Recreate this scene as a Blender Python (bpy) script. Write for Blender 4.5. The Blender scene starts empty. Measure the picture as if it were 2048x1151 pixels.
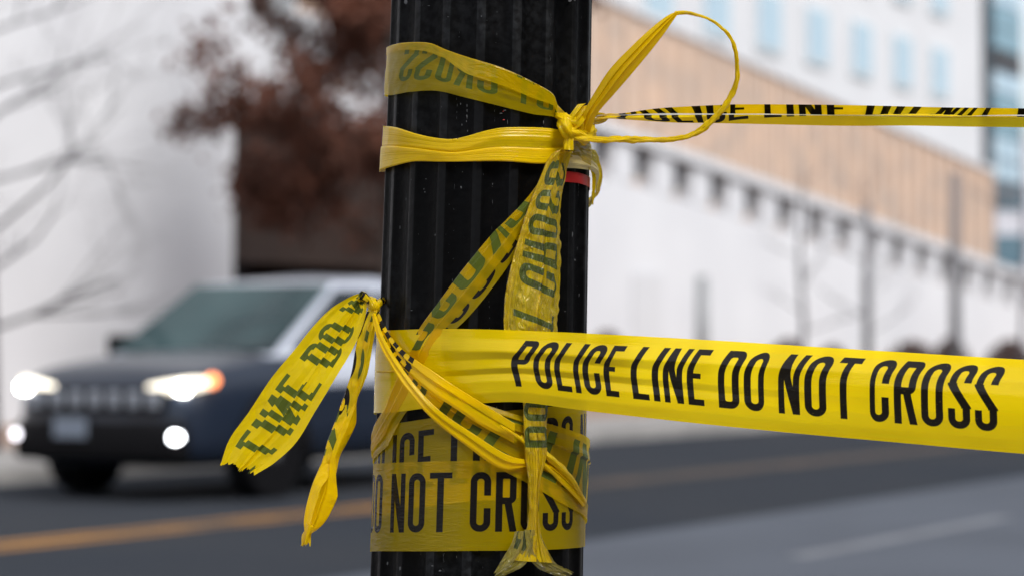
import bpy, bmesh, math, random
import numpy as np
from mathutils import Vector, Matrix
random.seed(7); rng = np.random.RandomState(11)
S = bpy.context.scene
COL = S.collection
PI = math.pi

# ------------------------------------------------------------------ camera, world, sun, exposure
FOC = 85.0
F = FOC / 36.0 * 2048.0                     # focal length in photograph pixels
CX, CY, HY = 1024.0, 575.5, 700.0           # picture centre and horizon row
PITCH = math.atan((HY - CY) / F)
CAMZ = 1.12
cam_d = bpy.data.cameras.new('camera'); cam = bpy.data.objects.new('camera', cam_d); COL.objects.link(cam)
cam.location = (0, 0, CAMZ); cam.rotation_euler = (PI / 2 + PITCH, 0, 0)
cam_d.lens = FOC; cam_d.sensor_width = 36.0; cam_d.clip_start = 0.05; cam_d.clip_end = 2000
cam_d.dof.use_dof = True; cam_d.dof.focus_distance = 2.02; cam_d.dof.aperture_fstop = 5.2
cam_d.dof.aperture_blades = 0
S.camera = cam

SUN_EL, SUN_AZ = math.radians(46), math.radians(143)      # azimuth clockwise from +Y
W = bpy.data.worlds.new('World'); S.world = W; W.use_nodes = True
wn = W.node_tree; wn.nodes.clear()
wo = wn.nodes.new('ShaderNodeOutputWorld'); bg = wn.nodes.new('ShaderNodeBackground')
sky = wn.nodes.new('ShaderNodeTexSky'); sky.sky_type = 'NISHITA'; sky.sun_disc = False
sky.sun_elevation = SUN_EL; sky.sun_rotation = SUN_AZ; sky.air_density = 1.0; sky.dust_density = 2.5; sky.ozone_density = 1.0
hs = wn.nodes.new('ShaderNodeHueSaturation'); hs.inputs['Saturation'].default_value = 0.38
wn.links.new(sky.outputs[0], hs.inputs['Color']); wn.links.new(hs.outputs[0], bg.inputs[0])
bg.inputs[1].default_value = 0.135; wn.links.new(bg.outputs[0], wo.inputs[0])
sd = bpy.data.lights.new('sun', 'SUN'); so = bpy.data.objects.new('sun', sd); COL.objects.link(so)
sd.energy = 1.75; sd.angle = math.radians(22); sd.color = (1.0, 0.975, 0.94)
dv = Vector((math.sin(SUN_AZ) * math.cos(SUN_EL), math.cos(SUN_AZ) * math.cos(SUN_EL), math.sin(SUN_EL)))
so.rotation_euler = dv.to_track_quat('Z', 'Y').to_euler(); so.location = (0, -5, 20)
S.view_settings.view_transform = 'Standard'; S.view_settings.look = 'None'
S.view_settings.gamma = 1.0; S.view_settings.use_curve_mapping = False
S.view_settings.exposure = 0.74
S.cycles.transparent_max_bounces = 24; S.cycles.max_bounces = 10

# ------------------------------------------------------------------ helpers
def tag(o, label=None, cat=None, group=None, kind=None):
    if label: o['label'] = label
    if cat: o['category'] = cat
    if group: o['group'] = group
    if kind: o['kind'] = kind
    return o
def empty(name, loc=(0, 0, 0), rz=0.0, parent=None):
    o = bpy.data.objects.new(name, None); COL.objects.link(o)
    o.location = loc; o.rotation_euler = (0, 0, rz); o.empty_display_size = 0.1
    if parent: o.parent = parent
    return o
def mobj(name, verts, faces, mats, parent=None, smooth=True, fm=None, uvs=None):
    me = bpy.data.meshes.new(name); me.from_pydata([tuple(v) for v in verts], [], [tuple(f) for f in faces])
    if not isinstance(mats, (list, tuple)): mats = [mats]
    for m in mats: me.materials.append(m)
    if fm is not None: me.polygons.foreach_set('material_index', fm)
    if smooth: me.polygons.foreach_set('use_smooth', [True] * len(me.polygons))
    if uvs is not None:
        l = me.uv_layers.new(name='UVMap'); idx = np.empty(len(me.loops), dtype=np.int32)
        me.loops.foreach_get('vertex_index', idx)
        l.data.foreach_set('uv', np.asarray(uvs, dtype=np.float32)[idx].ravel())
    me.update(); o = bpy.data.objects.new(name, me); COL.objects.link(o)
    if parent: o.parent = parent
    return o
def copy_tree(o, parent=None):
    c = o.copy(); COL.objects.link(c)
    if parent: c.parent = parent
    for ch in list(o.children): copy_tree(ch, c)
    return c
class MB:
    """collects simple shapes for one mesh object"""
    def __init__(s): s.v = []; s.f = []
    def box(s, x0, x1, y0, y1, z0, z1):
        n = len(s.v)
        s.v += [(x0,y0,z0),(x1,y0,z0),(x1,y1,z0),(x0,y1,z0),(x0,y0,z1),(x1,y0,z1),(x1,y1,z1),(x0,y1,z1)]
        s.f += [tuple(n+i for i in q) for q in ((0,3,2,1),(4,5,6,7),(0,1,5,4),(1,2,6,5),(2,3,7,6),(3,0,4,7))]
        return s
    def poly(s, pts):
        n = len(s.v); s.v += [tuple(p) for p in pts]; s.f.append(tuple(range(n, n + len(pts)))); return s
    def tube(s, pts, rad, n=8, cap=True):
        pts = [Vector(p) for p in pts]; base = len(s.v)
        for i, p in enumerate(pts):
            t = (pts[min(i+1, len(pts)-1)] - pts[max(i-1, 0)]).normalized()
            a = Vector((0,0,1)) if abs(t.z) < .9 else Vector((1,0,0))
            u = t.cross(a).normalized(); w = t.cross(u)
            r = rad[i] if isinstance(rad, (list, tuple)) else rad
            for k in range(n):
                q = 2*PI*k/n; s.v.append(tuple(p + (u*math.cos(q) + w*math.sin(q))*r))
        for i in range(len(pts)-1):
            for k in range(n):
                a0 = base+i*n+k; a1 = base+i*n+(k+1) % n; s.f.append((a0, a1, a1+n, a0+n))
        if cap:
            s.f.append(tuple(base+k for k in reversed(range(n)))); e = base+(len(pts)-1)*n; s.f.append(tuple(e+k for k in range(n)))
        return s
    def build(s, name, mat, parent=None, smooth=False, bevel=0):
        o = mobj(name, s.v, s.f, mat, parent, smooth)
        if bevel:
            m = o.modifiers.new('bevel', 'BEVEL'); m.width = bevel; m.segments = 2
        return o

def vnoise(x, y, seed=0):
    """smooth 2-D value noise in -1..1"""
    r = np.random.RandomState(seed).rand(64, 64) * 2 - 1
    xi = np.floor(x).astype(int); yi = np.floor(y).astype(int); fx = x - xi; fy = y - yi
    fx = fx*fx*(3-2*fx); fy = fy*fy*(3-2*fy)
    g = lambda a, b: r[a % 64, b % 64]
    return (g(xi,yi)*(1-fx)+g(xi+1,yi)*fx)*(1-fy) + (g(xi,yi+1)*(1-fx)+g(xi+1,yi+1)*fx)*fy

# ------------------------------------------------------------------ materials
def newmat(name):
    m = bpy.data.materials.new(name); m.use_nodes = True; nt = m.node_tree; nt.nodes.clear()
    return m, nt, nt.nodes.new('ShaderNodeOutputMaterial')
def pbr(name, col, rough=0.6, spec=0.5, metal=0.0, var=0.0, scale=5.0, bump=0.0, bscale=30.0, col2=None, coat=0.0, emit=None, es=0.0, stretch=(1,1,1)):
    m, nt, out = newmat(name); b = nt.nodes.new('ShaderNodeBsdfPrincipled'); nt.links.new(b.outputs[0], out.inputs[0])
    b.inputs['Base Color'].default_value = (*col, 1); b.inputs['Roughness'].default_value = rough
    b.inputs['Specular IOR Level'].default_value = spec; b.inputs['Metallic'].default_value = metal
    b.inputs['Coat Weight'].default_value = coat; b.inputs['Coat Roughness'].default_value = 0.06
    if emit: b.inputs['Emission Color'].default_value = (*emit, 1); b.inputs['Emission Strength'].default_value = es
    if var or bump:
        tc = nt.nodes.new('ShaderNodeTexCoord'); mp = nt.nodes.new('ShaderNodeMapping'); mp.inputs['Scale'].default_value = stretch
        nt.links.new(tc.outputs['Object'], mp.inputs[0])
    if var:
        n = nt.nodes.new('ShaderNodeTexNoise'); n.inputs['Scale'].default_value = scale; n.inputs['Detail'].default_value = 6
        nt.links.new(mp.outputs[0], n.inputs[0])
        r = nt.nodes.new('ShaderNodeMapRange'); r.inputs[1].default_value = .3; r.inputs[2].default_value = .7
        nt.links.new(n.outputs[0], r.inputs[0])
        mx = nt.nodes.new('ShaderNodeMix'); mx.data_type = 'RGBA'
        c2 = col2 or tuple(c*(1-var) for c in col)
        mx.inputs[6].default_value = (*col, 1); mx.inputs[7].default_value = (*c2, 1)
        nt.links.new(r.outputs[0], mx.inputs[0]); nt.links.new(mx.outputs[2], b.inputs['Base Color'])
    if bump:
        n2 = nt.nodes.new('ShaderNodeTexNoise'); n2.inputs['Scale'].default_value = bscale; n2.inputs['Detail'].default_value = 4
        nt.links.new(mp.outputs[0], n2.inputs[0])
        bp = nt.nodes.new('ShaderNodeBump'); bp.inputs['Strength'].default_value = bump; bp.inputs['Distance'].default_value = 0.02
        nt.links.new(n2.outputs[0], bp.inputs['Height']); nt.links.new(bp.outputs[0], b.inputs['Normal'])
    return m

# --- the printed lettering of the tape, drawn stroke by stroke into a mask (millimetres along and across the tape)
TAPE_W = 76.0
LH, LW, ST, GAP, WORD = 50.5, 17.2, 5.7, 3.9, 15.0
TOP = 9.5
ADV = {'I': ST, 'T': 19.5, 'L': 15.0, 'E': 15.0, 'N': 17.0}
MSG = 'POLICE LINE DO NOT CROSS'
letters = []; _u = 0.0; UPOS = {}
for _i, ch in enumerate(MSG):
    if ch == ' ': _u += WORD - GAP; continue
    w = ADV.get(ch, LW); letters.append((ch, _u, w)); UPOS[_i] = (_u, _u + w); _u += w + GAP
PERIOD = _u - GAP + 135.0; BLANK = _u - GAP + 35.0
def make_print():
    PXM = 7.0; Wp = int(round(PERIOD*PXM)); Hp = int(round(TAPE_W*PXM))
    yy, xx = np.mgrid[0:Hp, 0:Wp]; xx = (xx + .5) * PERIOD / Wp; yy = (yy + .5) * TAPE_W / Hp
    D = np.full(xx.shape, 99.0)
    h = ST / 2; hb = 2.5                                   # half stroke of stems, of bars
    def box(x0, x1, y0, y1):
        nonlocal D
        dx = np.maximum(x0-xx, xx-x1); dy = np.maximum(y0-yy, yy-y1)
        D = np.minimum(D, np.maximum(dx, dy))
    def ring(x0, x1, y0, y1, r, clip=None):                # rounded-rectangle outline, stroke inside
        nonlocal D
        cx, cy = (x0+x1)/2, (y0+y1)/2; hx, hy = (x1-x0)/2-h, (y1-y0)/2-h; r = max(.1, r-h)
        qx = np.abs(xx-cx)-hx+r; qy = np.abs(yy-cy)-hy+r
        d = np.hypot(np.maximum(qx,0), np.maximum(qy,0)) + np.minimum(np.maximum(qx,qy),0) - r
        d = np.abs(d) - h
        if clip is not None: d = np.maximum(d, clip)
        D = np.minimum(D, d)
    def seg(xa, ya, xb, yb, w):
        nonlocal D
        px, py = xx-xa, yy-ya; vx, vy = xb-xa, yb-ya
        t = np.clip((px*vx+py*vy)/(vx*vx+vy*vy), 0, 1)
        D = np.minimum(D, np.hypot(px-t*vx, py-t*vy)-w)
    y0, y1 = TOP, TOP+LH; ym = (y0+y1)/2
    for ch, u, w in letters:
        x0, x1 = u, u+w
        if ch == 'P':
            box(x0, x0+ST, y0, y1); ring(x0, x1, y0, y0+LH*.56, 6.5, clip=(x0+ST*.6)-xx); box(x0, x0+8, y0, y0+5); box(x0, x0+8, y0+LH*.56-ST, y0+LH*.56)
        elif ch == 'R':
            box(x0, x0+ST, y0, y1); ring(x0, x1, y0, y0+LH*.54, 6.5, clip=(x0+ST*.6)-xx); box(x0, x0+8, y0, y0+5); box(x0, x0+8, y0+LH*.54-ST, y0+LH*.54)
            a = y0+LH*.5
            xl = x0+7.0+(yy-a)*(w-ST-6.6)/(y1-a)
            D = np.minimum(D, np.maximum(np.maximum(xl-xx, xx-xl-ST-.4), np.maximum(a-yy, yy-y1)))
        elif ch == 'O': ring(x0, x1, y0, y1, 8.4)
        elif ch == 'D':
            ring(x0, x1, y0, y1, 7.5, clip=(x0+ST*.6)-xx); box(x0, x0+ST, y0, y1); box(x0, x0+9, y0, y0+ST*.9); box(x0, x0+9, y1-ST*.9, y1)
        elif ch == 'L': box(x0, x0+ST, y0, y1); box(x0, x1, y1-2*hb, y1)
        elif ch == 'I': box(x0, x1, y0, y1)
        elif ch == 'C': ring(x0, x1, y0, y1, 8.4, clip=np.minimum(xx-(x0+x1)/2, 5.3-np.abs(yy-ym)))
        elif ch == 'E': box(x0, x0+ST, y0, y1); box(x0, x1, y0, y0+2*hb); box(x0, x1, y1-2*hb, y1); box(x0, x1-2.5, ym-hb, ym+hb)
        elif ch == 'N':
            box(x0, x0+ST-.6, y0, y1); box(x1-ST+.6, x1, y0, y1)
            xl = x0+(yy-y0)*(w-ST)/(y1-y0)
            D = np.minimum(D, np.maximum(np.maximum(xl-xx, xx-xl-ST), np.maximum(y0-yy, yy-y1)))
        elif ch == 'T': box(x0, x1, y0, y0+2*hb); box((x0+x1-ST)/2, (x0+x1+ST)/2, y0, y1)
        elif ch == 'S':
            ring(x0, x1, y0, y0+LH*.56, 8.2, clip=np.minimum(xx-(x0+x1)/2, yy-(y0+15.5)))
            D_save = D.copy()
            ring(x0, x1, y1-LH*.56, y1, 8.2, clip=np.minimum((x0+x1)/2-xx, (y1-15.5)-yy))
            # keep the crossing diagonal clean: cut the inner arcs, add a slanted spine
            a0, a1 = ym-8.5, ym+8.5
            inner = (xx > x0-.1) & (xx < x1+.1) & (yy > a0) & (yy < a1)
            D[inner] = 9
            xl = x0 + np.clip((yy-a0)/(a1-a0), 0, 1)*(w-ST)
            d2 = np.maximum(np.maximum(xl-xx-1.0, xx-xl-ST-1.0), np.maximum(a0-1-yy, yy-a1-1))
            D = np.minimum(D, d2)
    m = np.clip(.5 - D*PXM/1.6, 0, 1)
    img = bpy.data.images.new('tape_print', Wp, Hp, alpha=False, is_data=True)
    buf = np.ones((Hp, Wp, 4), dtype=np.float32); buf[..., :3] = m[::-1, :, None]
    img.pixels.foreach_set(buf.ravel()); img.update(); img.pack()
    return img
PRINT = make_print()

def tape_material(name, clear=0.36, crumple=0.25, transl=0.5, pale=0.0, glossy=0.018, edge=.32, rough=.16, tint=(0.90, 0.70, 0.001)):
    m, nt, out = newmat(name); N = nt.nodes.new; L = nt.links.new
    tc = N('ShaderNodeTexCoord'); geo = N('ShaderNodeNewGeometry')
    im = N('ShaderNodeTexImage'); im.image = PRINT; im.extension = 'REPEAT'; im.interpolation = 'Cubic'
    L(tc.outputs['UV'], im.inputs[0])
    mp = N('ShaderNodeMapping'); mp.inputs['Scale'].default_value = (9.0, 7.0, 1); L(tc.outputs['UV'], mp.inputs[0])
    n1 = N('ShaderNodeTexNoise'); n1.inputs['Scale'].default_value = 2.2; n1.inputs['Detail'].default_value = 5; n1.inputs['Distortion'].default_value = .6
    L(mp.outputs[0], n1.inputs[0])
    mp2 = N('ShaderNodeMapping'); mp2.inputs['Scale'].default_value = (2.5, 34.0, 1); L(tc.outputs['UV'], mp2.inputs[0])
    n2 = N('ShaderNodeTexNoise'); n2.inputs['Scale'].default_value = 1.5; n2.inputs['Detail'].default_value = 3; L(mp2.outputs[0], n2.inputs[0])
    vo = N('ShaderNodeTexVoronoi'); vo.feature = 'DISTANCE_TO_EDGE'; vo.inputs['Scale'].default_value = 3.2
    wv = N('ShaderNodeVectorMath'); wv.operation = 'ADD'; L(mp.outputs[0], wv.inputs[0]); L(n1.outputs['Color'], wv.inputs[1]); L(wv.outputs[0], vo.inputs['Vector'])
    h1 = N('ShaderNodeMath'); h1.operation = 'MULTIPLY_ADD'; L(n1.outputs[0], h1.inputs[0]); h1.inputs[1].default_value = 1.0; L(vo.outputs[0], h1.inputs[2])
    b1 = N('ShaderNodeBump'); b1.inputs['Strength'].default_value = crumple; b1.inputs['Distance'].default_value = .006; L(h1.outputs[0], b1.inputs['Height'])
    b2 = N('ShaderNodeBump'); b2.inputs['Strength'].default_value = .12; b2.inputs['Distance'].default_value = .0007
    L(n2.outputs[0], b2.inputs['Height']); L(b1.outputs[0], b2.inputs['Normal'])
    # film thickness / pigment varies a little
    mx = N('ShaderNodeMix'); mx.data_type = 'RGBA'; L(n2.outputs[0], mx.inputs[0])
    mx.inputs[6].default_value = (*tint, 1); mx.inputs[7].default_value = (min(1, tint[0]*1.08), tint[1]*.93, tint[2], 1)
    di = N('ShaderNodeBsdfDiffuse'); tr = N('ShaderNodeBsdfTranslucent')
    for b in (di, tr): L(mx.outputs[2], b.inputs[0]); L(b2.outputs[0], b.inputs['Normal'])
    sc = N('ShaderNodeMixShader'); sc.inputs[0].default_value = transl; L(di.outputs[0], sc.inputs[1]); L(tr.outputs[0], sc.inputs[2])
    cl = N('ShaderNodeBsdfTransparent'); cl.inputs[0].default_value = (.97, .84, .03, 1)
    fm = N('ShaderNodeMixShader'); fm.inputs[0].default_value = clear; L(sc.outputs[0], fm.inputs[1]); L(cl.outputs[0], fm.inputs[2])
    # ink: black where the printed face is seen, greenish where seen through the film
    inkf = N('ShaderNodeBsdfDiffuse'); inkf.inputs[0].default_value = (.006, .005, .005, 1)
    inkb = N('ShaderNodeBsdfDiffuse'); inkb.inputs[0].default_value = (.070, .092, .012, 1); L(b2.outputs[0], inkb.inputs['Normal'])
    ik = N('ShaderNodeMixShader'); L(geo.outputs['Backfacing'], ik.inputs[0]); L(inkf.outputs[0], ik.inputs[1]); L(inkb.outputs[0], ik.inputs[2])
    # worn ink
    nw = N('ShaderNodeTexNoise'); nw.inputs['Scale'].default_value = 160; nw.inputs['Detail'].default_value = 3; L(tc.outputs['UV'], nw.inputs[0])
    rw = N('ShaderNodeMapRange'); rw.inputs[1].default_value = .68; rw.inputs[2].default_value = .78; rw.inputs[3].default_value = .995; rw.inputs[4].default_value = .55; L(nw.outputs[0], rw.inputs[0])
    mm = N('ShaderNodeMath'); mm.operation = 'MULTIPLY'; L(im.outputs[0], mm.inputs[0]); L(rw.outputs[0], mm.inputs[1])
    bd = N('ShaderNodeMixShader'); L(mm.outputs[0], bd.inputs[0]); L(fm.outputs[0], bd.inputs[1]); L(ik.outputs[0], bd.inputs[2])
    gl = N('ShaderNodeBsdfGlossy'); gl.inputs['Roughness'].default_value = rough; gl.inputs[0].default_value = (1, 1, 1, 1); L(b2.outputs[0], gl.inputs['Normal'])
    fr = N('ShaderNodeLayerWeight'); fr.inputs[0].default_value = .5; L(b2.outputs[0], fr.inputs['Normal'])
    fp = N('ShaderNodeMath'); fp.operation = 'POWER'; fp.inputs[1].default_value = 4.0; L(fr.outputs['Facing'], fp.inputs[0])
    fa = N('ShaderNodeMath'); fa.operation = 'MULTIPLY_ADD'; fa.inputs[1].default_value = edge; fa.inputs[2].default_value = glossy; L(fp.outputs[0], fa.inputs[0])
    fin = N('ShaderNodeMixShader'); L(fa.outputs[0], fin.inputs[0]); L(bd.outputs[0], fin.inputs[1]); L(gl.outputs[0], fin.inputs[2])
    L(fin.outputs[0], out.inputs[0])
    return m
M_TAUT = tape_material('tape_taut', clear=.20, crumple=.05, transl=.25, edge=.5)
M_WRAP = tape_material('tape_wrapped', clear=.44, crumple=.14, transl=.62)
M_TAIL = tape_material('tape_tail', clear=.20, crumple=.22, transl=.42)
M_CRUMP = tape_material('tape_crumpled', clear=.24, crumple=.8, transl=.42, glossy=.05, edge=.55, rough=.09)
M_WRAP2 = tape_material('tape_strip', clear=.22, crumple=.1, transl=.45)
M_CORD = tape_material('tape_twisted', clear=.06, crumple=.5, transl=.35)
M_TIP = tape_material('tape_torn_tip', clear=.22, crumple=.9, transl=.4, glossy=.10, edge=.7, rough=.14, tint=(.62, .56, .07))  # paler tint paints in part of the crumpled film's reflections
M_SHINE = tape_material('tape_painted_sheen', clear=.15, crumple=.1, transl=.4, glossy=.5, edge=.9, rough=.3, tint=(.85, .80, .45))  # sky reflection painted into the tint; the film itself is plain yellow

# ------------------------------------------------------------------ near geometry: millimetres in the camera's upright frame
D0 = 2090.0                                   # distance of the pole's axis
_r, _u3, _f = Vector((1,0,0)), Vector((0,-math.sin(PITCH), math.cos(PITCH))), Vector((0, math.cos(PITCH), math.sin(PITCH)))
MCW = np.array([[_r.x,_f.x,_u3.x],[_r.y,_f.y,_u3.y],[_r.z,_f.z,_u3.z]])
def cw(P):                                    # (...,3) array (X, D, Z) mm -> world metres
    P = np.asarray(P, dtype=float) / 1000.0
    return P @ MCW.T + np.array([0, 0, CAMZ])
def axis(Z):
    py = CY - np.asarray(Z)*F/D0
    return (984 - 30*py/1151 - CX)*D0/F, (201 + 12*py/1151)*D0/F
def PT(px, py, d=None, off=0.0):              # a point at a given distance, or on the pole's surface
    if d is not None: return np.array([(px-CX)/F*d, d, (CY-py)/F*d])
    D = 2010.0
    for _ in range(8):
        X = (px-CX)/F*D; Z = (CY-py)/F*D; ax, R = axis(Z); R = R+off
        D = D0 - math.sqrt(max(R*R-(X-ax)**2, 0))
    return np.array([(px-CX)/F*D, D, (CY-py)/F*D])
def CT(th, py, off=0.0):                      # a point round the pole by angle (0 = facing the street edge we stand on)
    t = math.radians(th); Z = (CY-py)/F*D0
    for _ in range(4):
        ax, R = axis(Z); D = D0-(R+off)*math.cos(t); Z = (CY-py)/F*D
    return np.array([ax+(R+off)*math.sin(t), D, Z])
def crom(P, n):
    """Catmull-Rom (centripetal-ish) through rows of P, n samples"""
    P = np.asarray(P, dtype=float); k = len(P)
    t = np.linspace(0, k-1, n); i = np.minimum(t.astype(int), k-2); f = (t-i)[:, None]
    Q = np.vstack([2*P[0]-P[1], P, 2*P[-1]-P[-2]])
    a, b, c, d = Q[i], Q[i+1], Q[i+2], Q[i+3]
    return .5*((2*b)+(-a+c)*f+(2*a-5*b+4*c-d)*f**2+(-a+3*b-3*c+d)*f**3)

FLAT = [[(0, 0, 0), (1, 1, 0)]]
def ribbon(name, st, mat, parent, prof=FLAT, pk=None, us=None, u0=0.0, us_dir=1.0, off=1.0, hug=True, wr=0.6, cr=0.0, nseg=10, step=2.2,
           jag0=0.0, jag1=0.0, flip=False, warp=None, nsgn=1, seed=1, flute=0.0, offs=None, vm=False):
    """st: stations [(A, B)] 3-D edge points; prof: fold profiles [(v, a, b)...] at stations pk; us: millimetres of print at the stations"""
    A = np.array([s[0] for s in st]); B = np.array([s[1] for s in st]); k = len(st)
    mid = (A+B)/2; L0 = np.linalg.norm(np.diff(mid, axis=0), axis=1)
    n = max(12, int(L0.sum()/step)); cols = crom(np.hstack([A, B]), n*3)
    m3 = (cols[:, :3]+cols[:, 3:])/2; al = np.concatenate([[0], np.cumsum(np.linalg.norm(np.diff(m3, axis=0), axis=1))])
    tt = np.interp(np.linspace(0, al[-1], n), al, np.linspace(0, k-1, n*3))
    cols = np.array([np.interp(tt, np.linspace(0, k-1, n*3), cols[:, c]) for c in range(6)]).T
    arc = np.linspace(0, al[-1], n); A = cols[:, :3]; B = cols[:, 3:]
    if pk is None: pk = list(np.linspace(0, k-1, len(prof)))
    Pf = np.array(prof, dtype=float)
    if len(Pf) == 1: Pf = np.repeat(Pf, 2, 0); pk = [0, k-1]
    kc = Pf.shape[1]; w = np.linspace(0, kc-1, (kc-1)*nseg+1); wi = np.minimum(w.astype(int), kc-2); wf = w-wi
    pf = np.empty((n, kc, 3))
    for c in range(kc):
        for q in range(3): pf[:, c, q] = np.interp(tt, pk, Pf[:, c, q])
    V = pf[:, wi, :]*(1-wf)[None, :, None] + pf[:, wi+1, :]*wf[None, :, None]
    v, a, b = V[..., 0], V[..., 1], V[..., 2]
    base = A[:, None, :]*(1-a)[..., None] + B[:, None, :]*a[..., None]
    tan = np.gradient((A+B)/2, axis=0); wd = B-A
    nr = np.cross(tan, wd); nr /= np.linalg.norm(nr, axis=1)[:, None]+1e-9
    # natural normal (right x down) faces the viewer
    nr = -nr if np.cross([1,0,0],[0,0,-1])[1] > 0 else nr
    nr = nr*nsgn
    U = arc[:, None]+np.zeros_like(v)
    wob = wr*(vnoise(U/38+seed, v*5+seed, seed)+.5*vnoise(U/16, v*9, seed+1)) + cr*(vnoise(U/6, v*11, seed+2)+.6*vnoise(U/3, v*20, seed+3))
    fade = np.clip(np.minimum(1, 1), 0, 1)
    bb = b+wob*fade
    pos = base+nr[:, None, :]*bb[..., None]
    if jag0 or jag1:
        tn = tan/np.linalg.norm(tan, axis=1)[:, None]
        jg = vnoise(v*14+seed, v*0+3, seed+5)+.6*vnoise(v*40, v*0+9, seed+6)
        if jag0: wgt = np.clip(1-arc/12, 0, 1); pos += tn[:, None, :]*(jg*jag0*wgt[:, None])[..., None]
        if jag1: wgt = np.clip(1-(arc[-1]-arc)/12, 0, 1); pos += tn[:, None, :]*(jg*jag1*wgt[:, None])[..., None]
    if hug:
        ax, R = axis(pos[..., 2]); dx = pos[..., 0]-ax; dy = pos[..., 1]-D0; r = np.hypot(dx, dy)
        o_ = off if offs is None else np.interp(tt, range(k), offs)[:, None]
        tgt = R+o_+np.maximum(bb-b.min(axis=1, keepdims=True), 0)*1.0
        if flute: tgt = tgt - flute*(.5+.5*np.cos(18*np.arctan2(dx, -dy)))
        sc = np.where(r < tgt, tgt/r, 1.0)
        pos[..., 0] = ax+dx*sc; pos[..., 1] = D0+dy*sc
    if us is not None: u = np.interp(tt, range(k), us)[:, None]+np.zeros_like(v)
    else: u = u0+us_dir*arc[:, None]+np.zeros_like(v)
    if warp: u = u+warp(U, v, pos)
    du = (us[-1]-us[0]) if us is not None else us_dir
    uv = np.stack([u/PERIOD, v if vm else 1-v], -1).reshape(-1, 2)
    m = v.shape[1]; idx = np.arange(n*m).reshape(n, m)
    q = np.stack([idx[:-1, :-1], idx[:-1, 1:], idx[1:, 1:], idx[1:, :-1]], -1).reshape(-1, 4)
    # (i right, j down): the order i0j0, i0j1, i1j1, i1j0 faces the viewer
    if ((du < 0) != flip) != vm: q = q[:, ::-1]
    return mobj(name, cw(pos.reshape(-1, 3)), q, mat, parent, True, uvs=uv)

def cord(name, pts, mat, parent, pleats=5, twist=.06, amp=.3, n=14, step=1.6, off=None, seed=3, ecc=1.0, v0=.84, v1=1.1, jag=0):
    """pts: [(px, py, dist, radius_px)] a twisted, gathered length of tape"""
    P = np.array([list(PT(p[0], p[1], p[2]))+[p[3]*(p[2] or 2010)/F] for p in pts]); k = len(P)
    L0 = np.linalg.norm(np.diff(P[:, :3], axis=0), axis=1).sum(); m = max(8, int(L0/step)); C = crom(P, m)
    tan = np.gradient(C[:, :3], axis=0); tan /= np.linalg.norm(tan, axis=1)[:, None]+1e-9
    ref = np.array([0, -1.0, 0]); s1 = np.cross(tan, ref); s1 /= np.linalg.norm(s1, axis=1)[:, None]+1e-9; s2 = np.cross(tan, s1)
    arc = np.concatenate([[0], np.cumsum(np.linalg.norm(np.diff(C[:, :3], axis=0), axis=1))])
    th = np.linspace(0, 2*PI, n*3, endpoint=False)
    T, A2 = np.meshgrid(th, arc); ph = T+A2*twist
    rr = C[:, 3][:, None]*(1-amp*.3+.62*amp*np.abs(np.sin(pleats*ph/2+1.1*vnoise(A2/9+0*T, T*0+2, seed+4)))+.75*amp*vnoise(ph*1.3, A2/6, seed)+.45*amp*vnoise(ph*3, A2/2.5, seed+1))
    pos = C[:, None, :3]+s1[:, None, :]*(rr*np.cos(T)*ecc)[..., None]+s2[:, None, :]*(rr*np.sin(T))[..., None]
    mm = len(th); idx = np.arange(m*mm).reshape(m, mm); nx = np.roll(idx, -1, 1)
    q = np.stack([idx[:-1], nx[:-1], nx[1:], idx[1:]], -1).reshape(-1, 4)
    uv = np.stack([A2*.1/PERIOD+(BLANK-10)/PERIOD if (v0, v1) != (.0, .5) and (v0, v1) != (.1, .5) else A2/PERIOD, 1-(v0+(v1-v0)*np.abs(T/PI-1))], -1).reshape(-1, 2)
    return mobj(name, cw(pos.reshape(-1, 3)), q, mat, parent, True, uvs=uv)

#@@SETTING@@
# ------------------------------------------------------------------ the place: street frame (s along the street, t across it)
ST_A = math.radians(29.4); SX, SY = math.sin(ST_A), math.cos(ST_A)
def G(s, t, z=0.0): return (s*SX - t*SY, s*SY + t*SX, z)
STROT = -ST_A                                 # rotation z so that local +Y runs along s, local -X runs along t
def at_t(px, py, t):                          # where a direction meets the vertical plane t: returns s, z
    k = (px-CX)/F; D = t/(SX-SY*k); return (k*D*SX+D*SY, CAMZ+(HY-py)/F*D)
def ground(px, py):
    D = CAMZ*F/(py-HY); X = (px-CX)/F*D; return (X*SX+D*SY, -SY*X+SX*D)
def stbox(mb, s0, s1, t0, t1, z0, z1):        # a box laid out in street coordinates
    n = len(mb.v)
    for z in (z0, z1):
        for s, t in ((s0,t0),(s1,t0),(s1,t1),(s0,t1)): mb.v.append(G(s,t,z))
    mb.f += [tuple(n+i for i in q) for q in ((0,3,2,1)[::-1],(4,5,6,7)[::-1],(0,1,5,4)[::-1],(1,2,6,5)[::-1],(2,3,7,6)[::-1],(3,0,4,7)[::-1])]
    return mb
def strip(name, s0, s1, t0, t1, z, mat, n=1):
    v = []; f = []
    for i in range(n+1):
        s = s0+(s1-s0)*i/n; v += [G(s,t0,z), G(s,t1,z)]
        if i: b = 2*i; f.append((b-2,b,b+1,b-1))
    return mobj(name, v, f, mat, None, False)

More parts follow.
